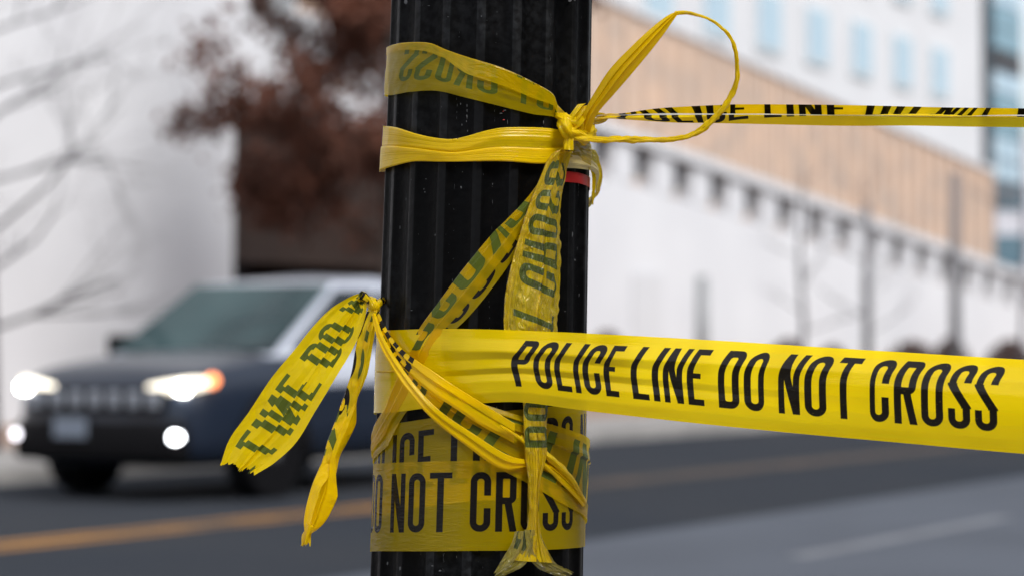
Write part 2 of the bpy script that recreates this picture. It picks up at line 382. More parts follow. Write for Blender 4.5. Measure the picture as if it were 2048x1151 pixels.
M_ASPH = pbr('asphalt', (.026,.031,.040), .95, .06, var=.35, scale=.35, bump=.3, bscale=60, col2=(.034,.037,.043))
M_ASPH2 = pbr('worn_asphalt', (.095,.106,.128), .9, .08, var=.3, scale=.6, bump=.3, bscale=60, col2=(.075,.083,.10))
M_GROUND = pbr('earth', (.16,.15,.14), .9, .2, var=.3, scale=.3)
M_YEL = pbr('yellow_road_paint', (.42,.20,.045), .7, .3, var=.5, scale=.9, col2=(.07,.055,.045))
M_WHT = pbr('white_road_paint', (.19,.20,.22), .7, .3, var=.5, scale=2.5, col2=(.12,.125,.14))
M_CONC = pbr('pavement_concrete', (.30,.29,.28), .85, .3, var=.3, scale=1.5, bump=.2)
M_BRICKP = pbr('brick_paving', (.30,.20,.15), .85, .3, var=.4, scale=3, col2=(.22,.16,.13))
M_WALL = pbr('white_render_wall', (.60,.61,.635), .8, .3, var=.12, scale=.35, col2=(.53,.54,.57))
M_WALL2 = pbr('pale_stone', (.54,.55,.575), .8, .3, var=.08, scale=.3)
M_PEACH = pbr('peach_brick', (.56,.40,.30), .85, .3, var=.3, scale=.9, col2=(.36,.30,.26), stretch=(1,1,1.6))
M_DARK = pbr('dark_fill', (.03,.03,.035), .5, .5)
M_POST = pbr('weathered_post_metal', (.13,.13,.14), .6, .3)
M_GREY = pbr('grey_metal', (.22,.23,.24), .5, .5)
M_GLASSB = pbr('blue_window_glass', (.26,.39,.50), .15, .7, var=.4, scale=.35, col2=(.42,.52,.58))
M_GLASSD = pbr('dark_blue_glass', (.06,.13,.18), .12, .7)
M_FRAME = pbr('window_frame', (.55,.58,.60), .5, .5)
M_SHADE = pbr('garage_interior', (.030,.018,.013), .9, .2)
M_SHUT = pbr('brown_shutter', (.028,.016,.012), .7, .3, var=.3, scale=2)
M_BARK = pbr('bark', (.065,.052,.045), .9, .2, var=.3, scale=8)
M_BARK2 = pbr('grey_bark', (.07,.066,.075), .9, .2, var=.3, scale=8)
M_LEAF = pbr('brown_leaves', (.135,.046,.025), .7, .3, var=.6, scale=2.0, col2=(.055,.024,.017))
M_BUSH = pbr('bush_leaves', (.065,.055,.050), .7, .3, var=.5, scale=4, col2=(.07,.03,.025))

tag(mobj('ground', [(-900,-900,-.02),(900,-900,-.02),(900,900,-.02),(-900,900,-.02)], [(0,1,2,3)], M_GROUND, None, False), kind='structure')
tag(strip('road', -300, 600, 2.9, 13.6, 0.0, M_ASPH, 30), kind='structure')
tag(strip('parking_lane', -300, 600, 3.0, 6.6, .004, M_ASPH2, 30), kind='structure')
mb = MB(); fmi = []
for i in range(-60, 130):
    for t_a, t_b in ((9.12, 9.26), (9.38, 9.52)): stbox(mb, i*2+1, i*2+2.998, t_a, t_b, .006, .008); fmi += [1 if i*2 > 15 else 0]*6
yl = tag(mobj('yellow_centre_line', mb.v, mb.f, [M_YEL, pbr('faded_yellow_road_paint', (.15,.105,.075), .8, .2, var=.6, scale=.9, col2=(.06,.055,.05))], None, False, fm=fmi), kind='structure')
g0 = ground(1540, 1112); mb = MB(); stbox(mb, g0[0], g0[0]+3.6, g0[1]-.22, g0[1]-.08, .006, .008); mb.f = mb.f
tag(mb.build('white_parking_line', M_WHT), kind='structure')
mb = MB(); stbox(mb, -300, 600, 13.6, 13.78, -.01, .13); tag(mb.build('far_kerb', M_CONC), kind='structure')
mb = MB(); stbox(mb, -300, 600, 2.72, 2.9, -.01, .13); tag(mb.build('near_kerb', M_CONC), kind='structure')
mb = MB(); stbox(mb, -300, 600, 13.78, 16.6, -.01, .125); tag(mb.build('far_pavement', M_CONC), kind='structure')
mb = MB(); stbox(mb, -300, 600, 16.6, 22.0, -.01, .115); tag(mb.build('brick_pavement', M_BRICKP), kind='structure')
mb = MB(); stbox(mb, -300, 600, -8.0, 2.72, -.01, .125); near_pv = tag(mb.build('near_pavement', M_CONC), kind='structure')

# long white wall with a falling top, garage opening and a row of niches under the coping
TW = 22.0
def wtop(s): return 6.4 + (32.5-s)*.083
sg0 = at_t(466, 550, TW)[0]; sg1 = at_t(900, 550, TW)[0]; zg = at_t(466, 216, TW)[1]
bw = empty('long_wall_building', G(32, TW, 0)); bw.location = (0,0,0)
tag(bw, 'long white walled building across the street with a falling top edge and peach upper storey', 'building')
def slab(mb, s0, s1, z0f, z1f, t0, t1, n=1):
    for i in range(n):
        a = s0+(s1-s0)*i/n; b = s0+(s1-s0)*(i+1)/n; k = len(mb.v)
        for t in (t0, t1):
            mb.v += [G(a,t,z0f(a)), G(b,t,z0f(b)), G(b,t,z1f(b)), G(a,t,z1f(a))]
        mb.f += [(k,k+3,k+2,k+1)[::-1],(k+4,k+5,k+6,k+7)[::-1],(k+3,k+7,k+6,k+2)[::-1]]
        if i == 0: mb.f.append((k,k+4,k+7,k+3)[::-1])
        if i == n-1: mb.f.append((k+1,k+2,k+6,k+5)[::-1])
        mb.f.append((k,k+1,k+5,k+4)[::-1])
    return mb
sL = at_t(592, 40, TW)[0]
mb = MB(); z0 = lambda s: 0; zc = lambda s: wtop(s)-.95; zhi = lambda s: 15.0
slab(mb, -40, sg0, z0, zhi, TW, TW+.6); slab(mb, sg0, sL, lambda s: zg, zhi, TW, TW+.6); slab(mb, sL, sg1, lambda s: zg, zc, TW, TW+.6); slab(mb, sg1, 120, z0, zc, TW, TW+.6, 4)
mb.build('wall', M_WALL, bw)
mb = MB(); stbox(mb, -40, sL-.01, TW+.61, TW+9, 4, 15); stbox(mb, -40, sL+.05, TW-.08, TW+9.1, 15, 15.25); mb.build('block', M_WALL2, bw)
sn = at_t(527, 15, TW)[0]; zn = at_t(527, 34, TW)[1]
mb = MB(); stbox(mb, sn-.42, sn+.1, TW-.04, TW-.003, zn, zn+2.2); wf_ = mb.build('window', M_SHUT, bw); mb = MB(); stbox(mb, sn+.13, sn+.75, TW-.05, TW-.003, zn-.2, zn+2.2); mb.build('window', M_GREY, bw)
mb = MB(); slab(mb, sL, 120, lambda s: wtop(s)-.12, lambda s: wtop(s)+.12, TW-.12, TW+.6, 4); mb.build('coping', M_WALL2, bw)
mb = MB(); slab(mb, sL, 120, lambda s: wtop(s)-.95, lambda s: wtop(s)-.12, TW+.35, TW+.6, 4); mb.build('niche_back', M_PEACH, bw)
pier_src = None; shade_src = None
smax = at_t(2300, 0, TW)[0]; s = sL+.1
while s < smax:
    for nm, mt, ds, t0, t1 in (('pier', M_WALL, (0, .92), TW, TW+.35), ('niche_shade', M_DARK, (.925, 1.45), TW+.05, TW+.33)):  # dark boxes stand in for the shade inside each niche gap
        src = pier_src if nm == 'pier' else shade_src
        if src is None:
            m2 = MB(); stbox(m2, ds[0], ds[1], t0, t1, -.93 if nm == 'pier' else -.80, -.13); o = m2.build(nm, mt, bw)
            if nm == 'pier': pier_src = o
            else: shade_src = o
        else: o = src.copy(); COL.objects.link(o)
        o.location = G(s, 0, wtop(s+.4))
    s += 1.85
# garage recess behind the opening
mb = MB()
D_ = 7.0
mb.poly([G(sg0,TW+.6,0),G(sg0,TW+D_,0),G(sg0,TW+D_,zg),G(sg0,TW+.6,zg)]); mb.poly([G(sg1,TW+.6,0),G(sg1,TW+.6,zg),G(sg1,TW+D_,zg),G(sg1,TW+D_,0)])
mb.poly([G(sg0,TW+D_,0),G(sg1,TW+D_,0),G(sg1,TW+D_,zg),G(sg0,TW+D_,zg)]); mb.poly([G(sg0,TW+.6,zg),G(sg0,TW+D_,zg),G(sg1,TW+D_,zg),G(sg1,TW+.6,zg)])
mb.build('garage_recess', M_SHADE, bw)
mb = MB(); stbox(mb, sg0, sg1, TW+.25, TW+.35, 2.5, zg)
for i in range(int((zg-2.5)/.25)): stbox(mb, sg0, sg1, TW+.22, TW+.25, 2.52+i*.25, 2.70+i*.25)
mb.build('shutter', M_SHUT, bw)
mb = MB(); stbox(mb, *sorted((at_t(1262,550,TW)[0], at_t(1322,550,TW)[0])), TW-.05, TW, 0, at_t(1290,545,TW)[1]); mb.build('service_door', M_WALL2, bw)
# peach brick storey set back
TP = 23.0
sp0 = sL+.02; sp1 = at_t(1985, 300, TP)[0]
ztp = lambda s: 8.4+(at_t(1205,0,TP)[0]-s)*.078
mb = MB(); slab(mb, sp0, sp1, lambda s: wtop(s)-.3, ztp, TP, TP+.5, 3); mb.build('peach_wall', M_PEACH, bw)
mb = MB(); slab(mb, sp0, sp1+.1, ztp, lambda s: ztp(s)+.15, TP-.1, TP+.6, 3); mb.build('parapet', M_WALL2, bw)
m2 = MB(); stbox(m2, 0, .12, TP-.10, TP, 0, 1.0)
rib_src = None; s = at_t(560, 0, TP)[0]
while s < sp1-.2:                              # upright brick ribs with shallow shade between them
    if rib_src is None: rib_src = m2.build('brick_rib', M_PEACH, bw); o = rib_src
    else: o = rib_src.copy(); COL.objects.link(o)
    zb = wtop(s)+.13; o.location = G(s, 0, zb); o.scale = (1, 1, ztp(s)-zb-.01); s += .9

# unseen brick row added behind the viewpoint to block low sky reflections
nb = empty('sky_blocking_row'); tag(nb, 'unseen dark brick row added behind the near pavement to block low sky', 'building')
M_BRK = pbr('dark_brick', (.085,.050,.040), .85, .3, var=.3, scale=2)
mb = MB(); stbox(mb, -60, 90, -20, -9, 0, 9.5); mb.build('facade', M_BRK, nb)
nsrc = None
for r_ in range(3):
    for c_ in range(-12, 24):
        if nsrc is None:
            m2 = MB(); stbox(m2, 0, 1.2, -8.99, -8.93, 0, 1.6); nsrc = m2.build('window', M_GLASSD, nb); o = nsrc
        else: o = nsrc.copy(); COL.objects.link(o)
        o.location = G(c_*3.1, 0, 1.1+r_*2.9)

# white office building behind, with blue windows
TB = 30.0
ob = empty('office_building'); tag(ob, 'tall white office block with rows of blue windows above the peach storey', 'building')
s_end = at_t(1966, 0, TB)[0]
sw0 = at_t(1633, 47, TB)[0]; zw = 11.35
mb = MB(); stbox(mb, -30, s_end, TB, TB+16, 0, 34); mb.build('facade', M_WALL2, ob)
wsrc = None
for r_ in range(3):
    for c_ in range(-4, 4):
        s = sw0+c_*3.95
        if s+1 > s_end: continue
        if wsrc is None:
            fr_ = MB(); stbox(fr_, -.98, .98, TB-.10, TB-.01, -.98, .98); wsrc = fr_.build('window', M_FRAME, ob)
            pn = MB()
            for a, b in ((-.86,-.31),(-.27,.27),(.31,.86)): stbox(pn, a, b, TB-.13, TB-.10, -.86, .86)
            pn.build('pane', M_GLASSB, wsrc); o = wsrc
        else: o = copy_tree(wsrc, ob)
        o.location = G(s, 0, zw+r_*3.05)

# glazed stair tower at the end of the block
tw = empty('glass_tower'); tag(tw, 'narrow tower of stacked blue glass panes at the far right end of the street', 'tower')
t0s = at_t(1976, 0, TB)[0]; t1s = at_t(2034, 0, TB)[0]; ztb = at_t(2000, 362, TB)[1]
mb = MB(); stbox(mb, t0s, t1s, TB-.2, TB+6, ztb-.8, 34); stbox(mb, t0s+.6, t0s+1.0, TB, TB+4, 0, ztb-.8); mb.build('core', pbr('slate_cladding', (.09,.11,.13), .6, .3), tw)
psA = psB = psC = None; z = ztb; i = 0
while z < 24:
    hh = .86; kind = 'd' if abs(z-at_t(2000,158,TB)[1]) < .45 else ('a' if (i//2) % 2 == 0 else 'b')
    src = {'a': psA, 'b': psB, 'd': psC}[kind]
    if src is None:
        m2 = MB(); stbox(m2, t0s+.08, t1s-.08, TB-.28, TB-.2, 0, hh-.07)
        o = m2.build('pane', {'a': M_GLASSB, 'b': pbr('mid_blue_glass', (.12,.24,.31), .15, .7), 'd': M_DARK}[kind], tw)
        if kind == 'a': psA = o
        elif kind == 'b': psB = o
        else: psC = o
    else: o = src.copy(); COL.objects.link(o)
    o.location = (0, 0, z); z += hh; i += 1
# pale far block closing the street
fb = empty('far_building'); tag(fb, 'pale low building far down the street behind bare trees', 'building')
mb = MB(); mb.box(28, 90, 170, 190, 0, 16); mb.build('facade', pbr('lilac_grey_render', (.55,.55,.60), .8, .3, var=.2, scale=.2), fb)
for i in range(14):
    for j in range(3):
        m2 = MB(); m2.box(30+i*4, 32+i*4, 169.9, 169.97, 3+j*4, 5.2+j*4); m2.build('window', M_GLASSD, fb)

# posts
def post(name, px, ytop, t, r, mat, label, cat, arm=False, group=None):
    s, ztp_ = at_t(px, ytop, t); e = empty(name, G(s, t, .11)); tag(e, label, cat, group)
    mb = MB(); mb.tube([(0,0,0),(0,0,ztp_-.11)], [r, r*.7], 12); mb.build('shaft', mat, e, True)
    mb = MB(); mb.tube([(0,0,0),(0,0,.35),(0,0,.42)], [r*2.1, r*1.9, r*1.1], 12); mb.build('base', mat, e, True)
    if arm:
        mb = MB(); mb.tube([(0,0,ztp_-.11),(.0,0,ztp_+.1),(0,.0,ztp_+.32)], [r*1.8, r*2.6, r*1.0], 12); mb.build('lamp_head', M_GREY, e, True)
    return e
post('lamp_post', 1735, 405, 15.5, .09, M_POST, 'dark post nearer the middle of the long white wall', 'lamp post', False, 'lamp posts on the far pavement')
post('lamp_post', 1911, 345, 15.5, .12, M_POST, 'thicker dark post close to the glass tower', 'lamp post', False, 'lamp posts on the far pavement')
post('bollard', 1405, 552, 19.0, .15, M_GREY, 'pale grey post standing alone before the white wall', 'post')

# trees
def branchy(mb, p, d, L, r, depth, spread=.6, lift=.05, tips=None, rs=random):
    q = p
    n = 3; pts = [p]; rad = [r]
    for i in range(n):
        d = (d+Vector((rs.uniform(-1,1), rs.uniform(-1,1), rs.uniform(-.6,1)))*.16+Vector((0,0,lift))).normalized()
        q = q+d*(L/n); pts.append(q); rad.append(r*(1-.45*(i+1)/n))
    mb.tube(pts, rad, 6 if r > .02 else 4, False)
    if tips is not None: tips.append((pts[-1], d)); tips.append((pts[1], d))
    if depth > 0:
        for k in range(rs.choice((2,3,3))):
            a = rs.randint(1, n); pp = pts[a]
            dd = (d+Vector((rs.uniform(-1,1), rs.uniform(-1,1), rs.uniform(-.7,.8)))*spread).normalized()
            branchy(mb, pp, dd, L*rs.uniform(.55,.8), rad[a]*.6, depth-1, spread, lift, tips, rs)
def tree(name, s, t, h, r, label, mat, leaf=None, seed=1, lr=.30, depth=3, limbs=9, z0=.3, L=1.8, nleaf=0, lsz=.09, group=None, down=0.0):
    rs = random.Random(seed); e = empty(name, G(s, t, .11)); tag(e, label, 'tree', group)
    mb = MB(); pts = [Vector((0,0,0))]
    for i in range(6): pts.append(pts[-1]+Vector((rs.uniform(-.06,.06), rs.uniform(-.06,.06), h/6)))
    mb.tube(pts, [r*(1-.8*i/6) for i in range(7)], 10); mb.build('trunk', mat, e, True)
    tips = []; mb = MB()
    for k in range(limbs):
        f = z0+(1-z0)*k/limbs; p = pts[min(6, int(f*6))].lerp(pts[min(6, int(f*6)+1)], f*6 % 1)
        a = k*2.4+rs.uniform(-.3,.3); d = Vector((math.cos(a), math.sin(a), .35-down*f)).normalized()
        branchy(mb, p, d, L*(1-.45*f), r*lr*(1-.6*f), depth, .75, .03, tips, rs)
    mb.build('branches', mat, e, True)
    if nleaf:
        v = []; f = []
        for i in range(nleaf):
            p, d = rs.choice(tips); c = p+Vector((rs.gauss(0,.16), rs.gauss(0,.16), rs.gauss(0,.14)))
            a = Vector((rs.uniform(-1,1), rs.uniform(-1,1), rs.uniform(-1,1))).normalized(); b = a.cross(Vector((rs.uniform(-1,1), rs.uniform(-1,1), rs.uniform(-1,1)))).normalized()
            w = lsz*rs.uniform(.6,1.2); n = len(v)
            v += [tuple(c-a*w), tuple(c+b*w*.5), tuple(c+a*w), tuple(c-b*w*.5+a.cross(b)*w*.3)]; f.append((n,n+1,n+2,n+3))
        mobj('crown', v, f, leaf, e, False)['kind'] = 'stuff'
    return e
sT, _ = at_t(775, 300, 17.0)
tree('oak_tree', sT, 17.0, 8.5, .17, 'tree still holding dense dry brown leaves before the dark garage opening', M_BARK, M_LEAF, seed=5, depth=3, limbs=17, z0=.22, L=1.62, nleaf=20000, lsz=.095)
sT, _ = at_t(-28, 300, 16.5)
tree('bare_tree', sT, 16.5, 7.5, .15, 'bare grey tree at the left edge with long leafless branches', M_BARK2, seed=8, lr=.215, depth=4, limbs=34, z0=.16, L=1.75)
for px, sd_, lb in ((1735, 21, 'small bare tree behind the lamp post nearer the middle'), (2040, 23, 'bare tree below the glass tower at the right edge'), (1600, 27, 'thin bare tree left of both lamp posts')):
    sT, _ = at_t(px, 300, 18.0)
    tree('bare_tree', sT, 18.0, 4.6 if px != 2040 else 7.0, .07, lb, M_BARK2, seed=sd_, depth=2 if px != 2040 else 3, limbs=9, z0=.3, L=1.3, group='bare street trees along the wall')
def bush(px, ytop, t, w, label):
    rs = random.Random(px); s, z = at_t(px, ytop, t); e = empty('bush', G(s, t, .11)); tag(e, label, 'bush', 'dark bushes along the wall')
    v = []; f = []; h = z-.11
    for i in range(1500):
        a = rs.uniform(0, 2*PI); ph = rs.uniform(0, PI/2); q = rs.uniform(.6,1.05)
        c = Vector((math.cos(a)*math.cos(ph)*w*q, math.sin(a)*math.cos(ph)*w*q, (.12+.88*math.sin(ph)*q)*h))
        A = Vector((rs.gauss(0,1), rs.gauss(0,1), rs.gauss(0,1))).normalized(); B = A.orthogonal().normalized(); k = len(v); r = .06
        v += [tuple(c-A*r), tuple(c+B*r), tuple(c+A*r), tuple(c-B*r)]; f.append((k,k+1,k+2,k+3))
    o = mobj('foliage', v, f, M_BUSH, e, False); o['kind'] = 'stuff'
    mb = MB()
    for i in range(7):
        a = i*.9; mb.tube([(0,0,0),(math.cos(a)*w*.5, math.sin(a)*w*.5, h*.7)], [.03,.012], 5)
    mb.build('stems', M_BARK, e, True)
bush(1575, 682, 20.5, .55, 'dark bush furthest left along the white wall')
bush(1665, 694, 20.5, .45, 'low bush second from the left along the white wall')
bush(1822, 684, 20.5, .8, 'reddish dark bush between the two lamp posts')
bush(1900, 680, 20.5, .6, 'dark bush right behind the thicker lamp post')
bush(2020, 682, 20.5, .8, 'dark bush at the right edge under the glass tower')
bush(1215, 668, 20.5, .5, 'dark bush beside the fluted pole before the white wall')
mb = MB()

# ------------------------------------------------------------------ vehicles
M_NAVY = pbr('dark_blue_paint', (.008,.014,.028),   .35, .35, coat=.4)
M_WPAINT = pbr('silver_paint', (.42,.45,.52), .3, .5, coat=.8)
M_TYRE = pbr('tyre', (.012,.012,.013), .85, .3)
M_RIM = pbr('alloy', (.16,.165,.18), .35, .5, metal=.6)
M_CARGL = pbr('car_glass', (.006,.016,.020), .08, .15, var=.6, scale=.8, col2=(.035,.075,.08))
M_SIDEGL = pbr('side_glass', (.006,.010,.013), .1, .3)
M_BLK = pbr('black_plastic', (.004,.004,.005), .7, .12)
M_CHROME = pbr('chrome', (.22,.24,.28), .35, .5)
M_PLATE = pbr('number_plate', (.16,.19,.24), .5, .4)
M_HEAD = pbr('headlight_lit', (.9,.9,.9), .3, .5, emit=(1,.99,.93), es=22)
M_DRL = pbr('daytime_light', (.9,.85,.7), .3, .5, emit=(1,.90,.72), es=1.5)
M_FOG = pbr('fog_light_lit', (.9,.9,.9), .3, .5, emit=(.93,.96,1), es=16)
M_FOG2 = pbr('fog_light_dim', (.9,.9,.9), .3, .5, emit=(.93,.9,1), es=3.2)
M_TURN = pbr('turn_signal', (.9,.3,.1), .3, .5, emit=(1,.27,.08), es=2.6)

def disc_mb(c, r, axis_v, depth, n=20):
    a = Vector(axis_v).normalized(); mb = MB(); c = Vector(c); mb.tube([c, c+a*depth], [r, r*.93], n); return mb
def wheel(parent, x, y, R=.36, w=.24):
    sgn = 1 if y > 0 else -1
    tmb = MB(); prof_ = [(R*.62,-w/2),(R*.93,-w/2),(R,-w*.38),(R,w*.38),(R*.93,w/2),(R*.62,w/2)]; n = 28
    for rr, yy in prof_:
        for k in range(n): q = 2*PI*k/n; tmb.v.append((x+rr*math.cos(q), y+yy*sgn, R+rr*math.sin(q)))
    for i in range(len(prof_)-1):
        for k in range(n): a0 = i*n+k; a1 = i*n+(k+1) % n; tmb.f.append((a0,a1,a1+n,a0+n))
    we = empty('wheel', (0,0,0), parent=parent)
    tmb.build('tyre', M_TYRE, we, True)
    rm = MB(); yo = y+sgn*(w/2-.03)
    rm.tube([(x,y-sgn*w*.3,R),(x,y+sgn*(w/2-.09),R)], [R*.64,R*.64], 24)
    for k in range(7):
        q = 2*PI*k/7; c_, s_ = math.cos(q), math.sin(q); rm.tube([(x,yo,R),(x+c_*R*.6,yo-sgn*.01,R+s_*R*.6)], [.045,.03], 6)
    ring = [(x+math.cos(2*PI*k/24)*R*.6, yo, R+math.sin(2*PI*k/24)*R*.6) for k in range(25)]; rm.tube(ring, .028, 6)
    rm.tube([(x,yo-sgn*.02,R),(x,yo+sgn*.02,R)], [.07,.05], 12); rm.build('rim', M_RIM, we, True)
    return we
def loft(secs):
    v = []; f = []; m = len(secs[0])
    for sct in secs: v += sct
    for i in range(len(secs)-1):
        for j in range(m-1): a = i*m+j; f.append((a, a+1, a+1+m, a+m))
    f.append(tuple(range(m))[::-1]); f.append(tuple((len(secs)-1)*m+j for j in range(m)))
    return v, f
def section(x, hw, zb, zt, crown=.03):
    h = zt-zb
    half = [(hw*.55,zb),(hw*.9,zb+.02),(hw*.99,zb+.12),(hw,zb+h*.45),(hw*.985,zb+h*.72),(hw*.94,zt-.04),(hw*.86,zt),(hw*.45,zt+crown*.8),(0,zt+crown)]
    full = [(x,y,z) for y,z in half]+[(x,-y,z) for y,z in half[::-1][1:]]
    return full+[full[0]]
def suv(name, loc, rz, label, lower, upper, big=1.0, van=False, lights=True, group=None, cargo=False):
    e = empty(name, loc, rz); tag(e, label, 'car' if not van else 'van', group)
    # x forward, y left; front bumper at x = 0
    L = 4.65 if not van else 5.3; RZ = 1.72 if not van else 2.2; bl = 1.10 if not van else 1.25
    secs = [section(x, hw, zb, zt, c) for x, hw, zb, zt, c in ((0.02,.60,.34,.72,.0),(-.06,.80,.27,.86,.02),(-.18,.90,.25,.96,.04),(-.5,.945,.24,1.015,.05),(-1.0,.955,.24,1.06,.06),(-1.35,.96,.24,bl-.01,.06),
            (-1.9,.96,.24,bl,.03),(-L*.7,.96,.24,bl+.03,.03),(-L+.5,.95,.25,bl+.05,.03),(-L+.12,.92,.30,bl+.03,.03),(-L,.84,.38,bl-.1,.0))]
    v, f = loft(secs); o = mobj('body', v, f, [lower, upper], e, True)
    if upper is not lower:
        me = o.data
        for p in me.polygons:
            c = p.center
            if c.x < -1.25 and c.z > .80: p.material_index = 1
    mo = o.modifiers.new('sub', 'SUBSURF'); mo.levels = 1; mo.render_levels = 1
    # greenhouse
    x0, x1, x2, x3 = -1.10, -2.15, -L+.75, -L+.15
    if van: x0, x1 = -.75, -1.35
    if cargo: x2, x3 = -L+.16, -L+.04
    hb, hr = .92, .70 if not van else .78
    def P(t_, zf, x_): return None
    base = [(x0,hb*.92,bl-.02),(x3,hb*.96,bl)]; zt_ = RZ
    B_ = {'fl': (x0, hb*.9, bl-.03), 'fr': (x0,-hb*.9,bl-.03), 'rl': (x3,hb*.97,bl), 'rr': (x3,-hb*.97,bl)}
    T_ = {'fl': (x1, hr, zt_-.05), 'fr': (x1,-hr,zt_-.05), 'rl': (x2,hr,zt_-.06), 'rr': (x2,-hr,zt_-.06)}
    v = [B_['fl'],B_['fr'],B_['rr'],B_['rl'],T_['fl'],T_['fr'],T_['rr'],T_['rl'],(x1-.6,hr*.98,zt_-.005),(x1-.6,-hr*.98,zt_-.005)]
    v += [(x1-.5,0,zt_+.02),(x2+.2,0,zt_)]
    f = [(0,1,5,4),(1,2,6,9,5),(2,3,7,6),(3,0,4,8,7),(4,5,9,10,8),(8,10,11,7),(10,9,6,11),(7,11,6)]
    o = mobj('cabin', v, f, upper, e, False); bv = o.modifiers.new('bevel','BEVEL'); bv.width = .07 if not cargo else .30; bv.segments = 5
    for p in o.data.polygons: p.use_smooth = True
    def quad_pane(nm, a, b, c, d, ins=(.08,.08), out=.022, mat=M_CARGL):
        a, b, c, d = map(Vector, (a,b,c,d)); nrm = (b-a).cross(d-a).normalized(); cen = (a+b+c+d)/4
        if nrm.dot(cen-Vector((cen.x if abs(nrm.x) < .5 else (x1+x2)/2, 0, 1.2))) < 0: nrm = -nrm
        def bi(u, w): return a.lerp(b,u).lerp(d.lerp(c,u), w)
        u0, w0 = ins; pts = []
        for u, w in ((u0,w0),(1-u0,w0),(1-u0,1-w0),(u0,1-w0)): pts.append(bi(u,w))
        mb = MB(); mb.poly([p+nrm*out for p in pts]); mb.poly([p-nrm*.01 for p in pts][::-1])
        for i in range(4): j = (i+1) % 4; mb.poly([pts[i]+nrm*out, pts[i]-nrm*.01, pts[j]-nrm*.01, pts[j]+nrm*out])
        return mb.build(nm, mat, e, False)
    quad_pane('windscreen', B_['fl'],B_['fr'],T_['fr'],T_['fl'], (.035,.05))
    if not cargo: quad_pane('rear_window', B_['rl'],B_['rr'],T_['rr'],T_['rl'], (.1,.12))
    for sd_ in ('l','r'):
        bf, br, tf, tr_ = map(Vector, (B_['f'+sd_],B_['r'+sd_],T_['f'+sd_],T_['r'+sd_]))
        cuts = [(.02,.33),(.35,.66),(.69,.97)]
        if cargo: cuts = cuts[:1]
        for a_, b_ in cuts:
            quad_pane('side_window', bf.lerp(br,a_), bf.lerp(br,b_), tf.lerp(tr_,b_), tf.lerp(tr_,a_), (.04,.10), .02, M_SIDEGL)
    for y in (-1, 1):
        mb = MB(); mb.box(-1.62,-1.42, y*1.0-.10 if y>0 else y*1.0-.08, y*1.0+.08 if y>0 else y*1.0+.10, bl-.02, bl+.15)
        mo_ = mb.build('wing_mirror', M_BLK if lights else upper, e, True, .03)
    for x in (-.92, -L+.98):
        for y in (-.84, .84):
            wheel(e, x, y)
            mb = MB(); sg = 1 if y > 0 else -1
            arc_ = [(x+math.cos(q)*.43, sg*.955, .36+math.sin(q)*.43) for q in np.linspace(-.1, PI+.1, 16)]
            mb.tube(arc_, .045, 8); mb.build('wheel_arch', M_BLK, e, True)
            mb = disc_mb((x, sg*.80, .38), .41, (0, sg, 0), .163, 24); mb.build('wheel_well', M_BLK, e, False)
    # front face
    mb = MB(); mb.box(-.10,.035,-.62,.62,.66,.84); mb.build('grille', M_BLK, e, True, .02)
    for i in range(7):
        m3 = MB(); y = -.54+i*.18; m3.box(.03,.055,y-.055,y+.055,.70,.82); g = m3.build('grille_slot', M_CHROME, e, False, .015)
    mb = MB(); mb.box(-.2,.05,-.78,.78,.30,.60); mb.build('bumper', M_BLK, e, True, .05)
    pl_ = MB(); pl_.box(.05,.065,-.375,-.065,.47,.62); pl_.build('number_plate', M_PLATE, e, False, .005)
    for y in (-1, 1):
        yb = y*.70
        mb = MB()
        mb.tube([(-.02,y*.46,.835),(-.05,y*.60,.85),(-.10,y*.78,.87),(-.22,y*.90,.89)], [.035,.045,.05,.03], 10)
        hl = mb.build('headlight', M_DRL if lights else M_CHROME, e, True)
        if lights and (y > 0):
            pass
        if lights:
            disc_mb((-.08,y*.745,.845), .040, (1,0,0), .07, 18).build('lamp', M_HEAD, hl, True)
            disc_mb((-.02,y*.745,.49), .034, (1,0,0), .08, 18).build('fog_light', M_FOG if y > 0 else M_FOG2, e, True)
            if y > 0: disc_mb((-.24,y*.87,.90), .045, (1,y*.7,0), .09, 14).build('turn_signal', M_TURN, e, True)
    return e
carc = ((198-CX)/F*18.0, 18.0)
# heading: towards -s
suv('police_suv', (carc[0], carc[1]-.02, 0), math.atan2(-SY, -SX), 'dark blue and silver SUV with lit headlights driving up on the left', M_NAVY, M_WPAINT)

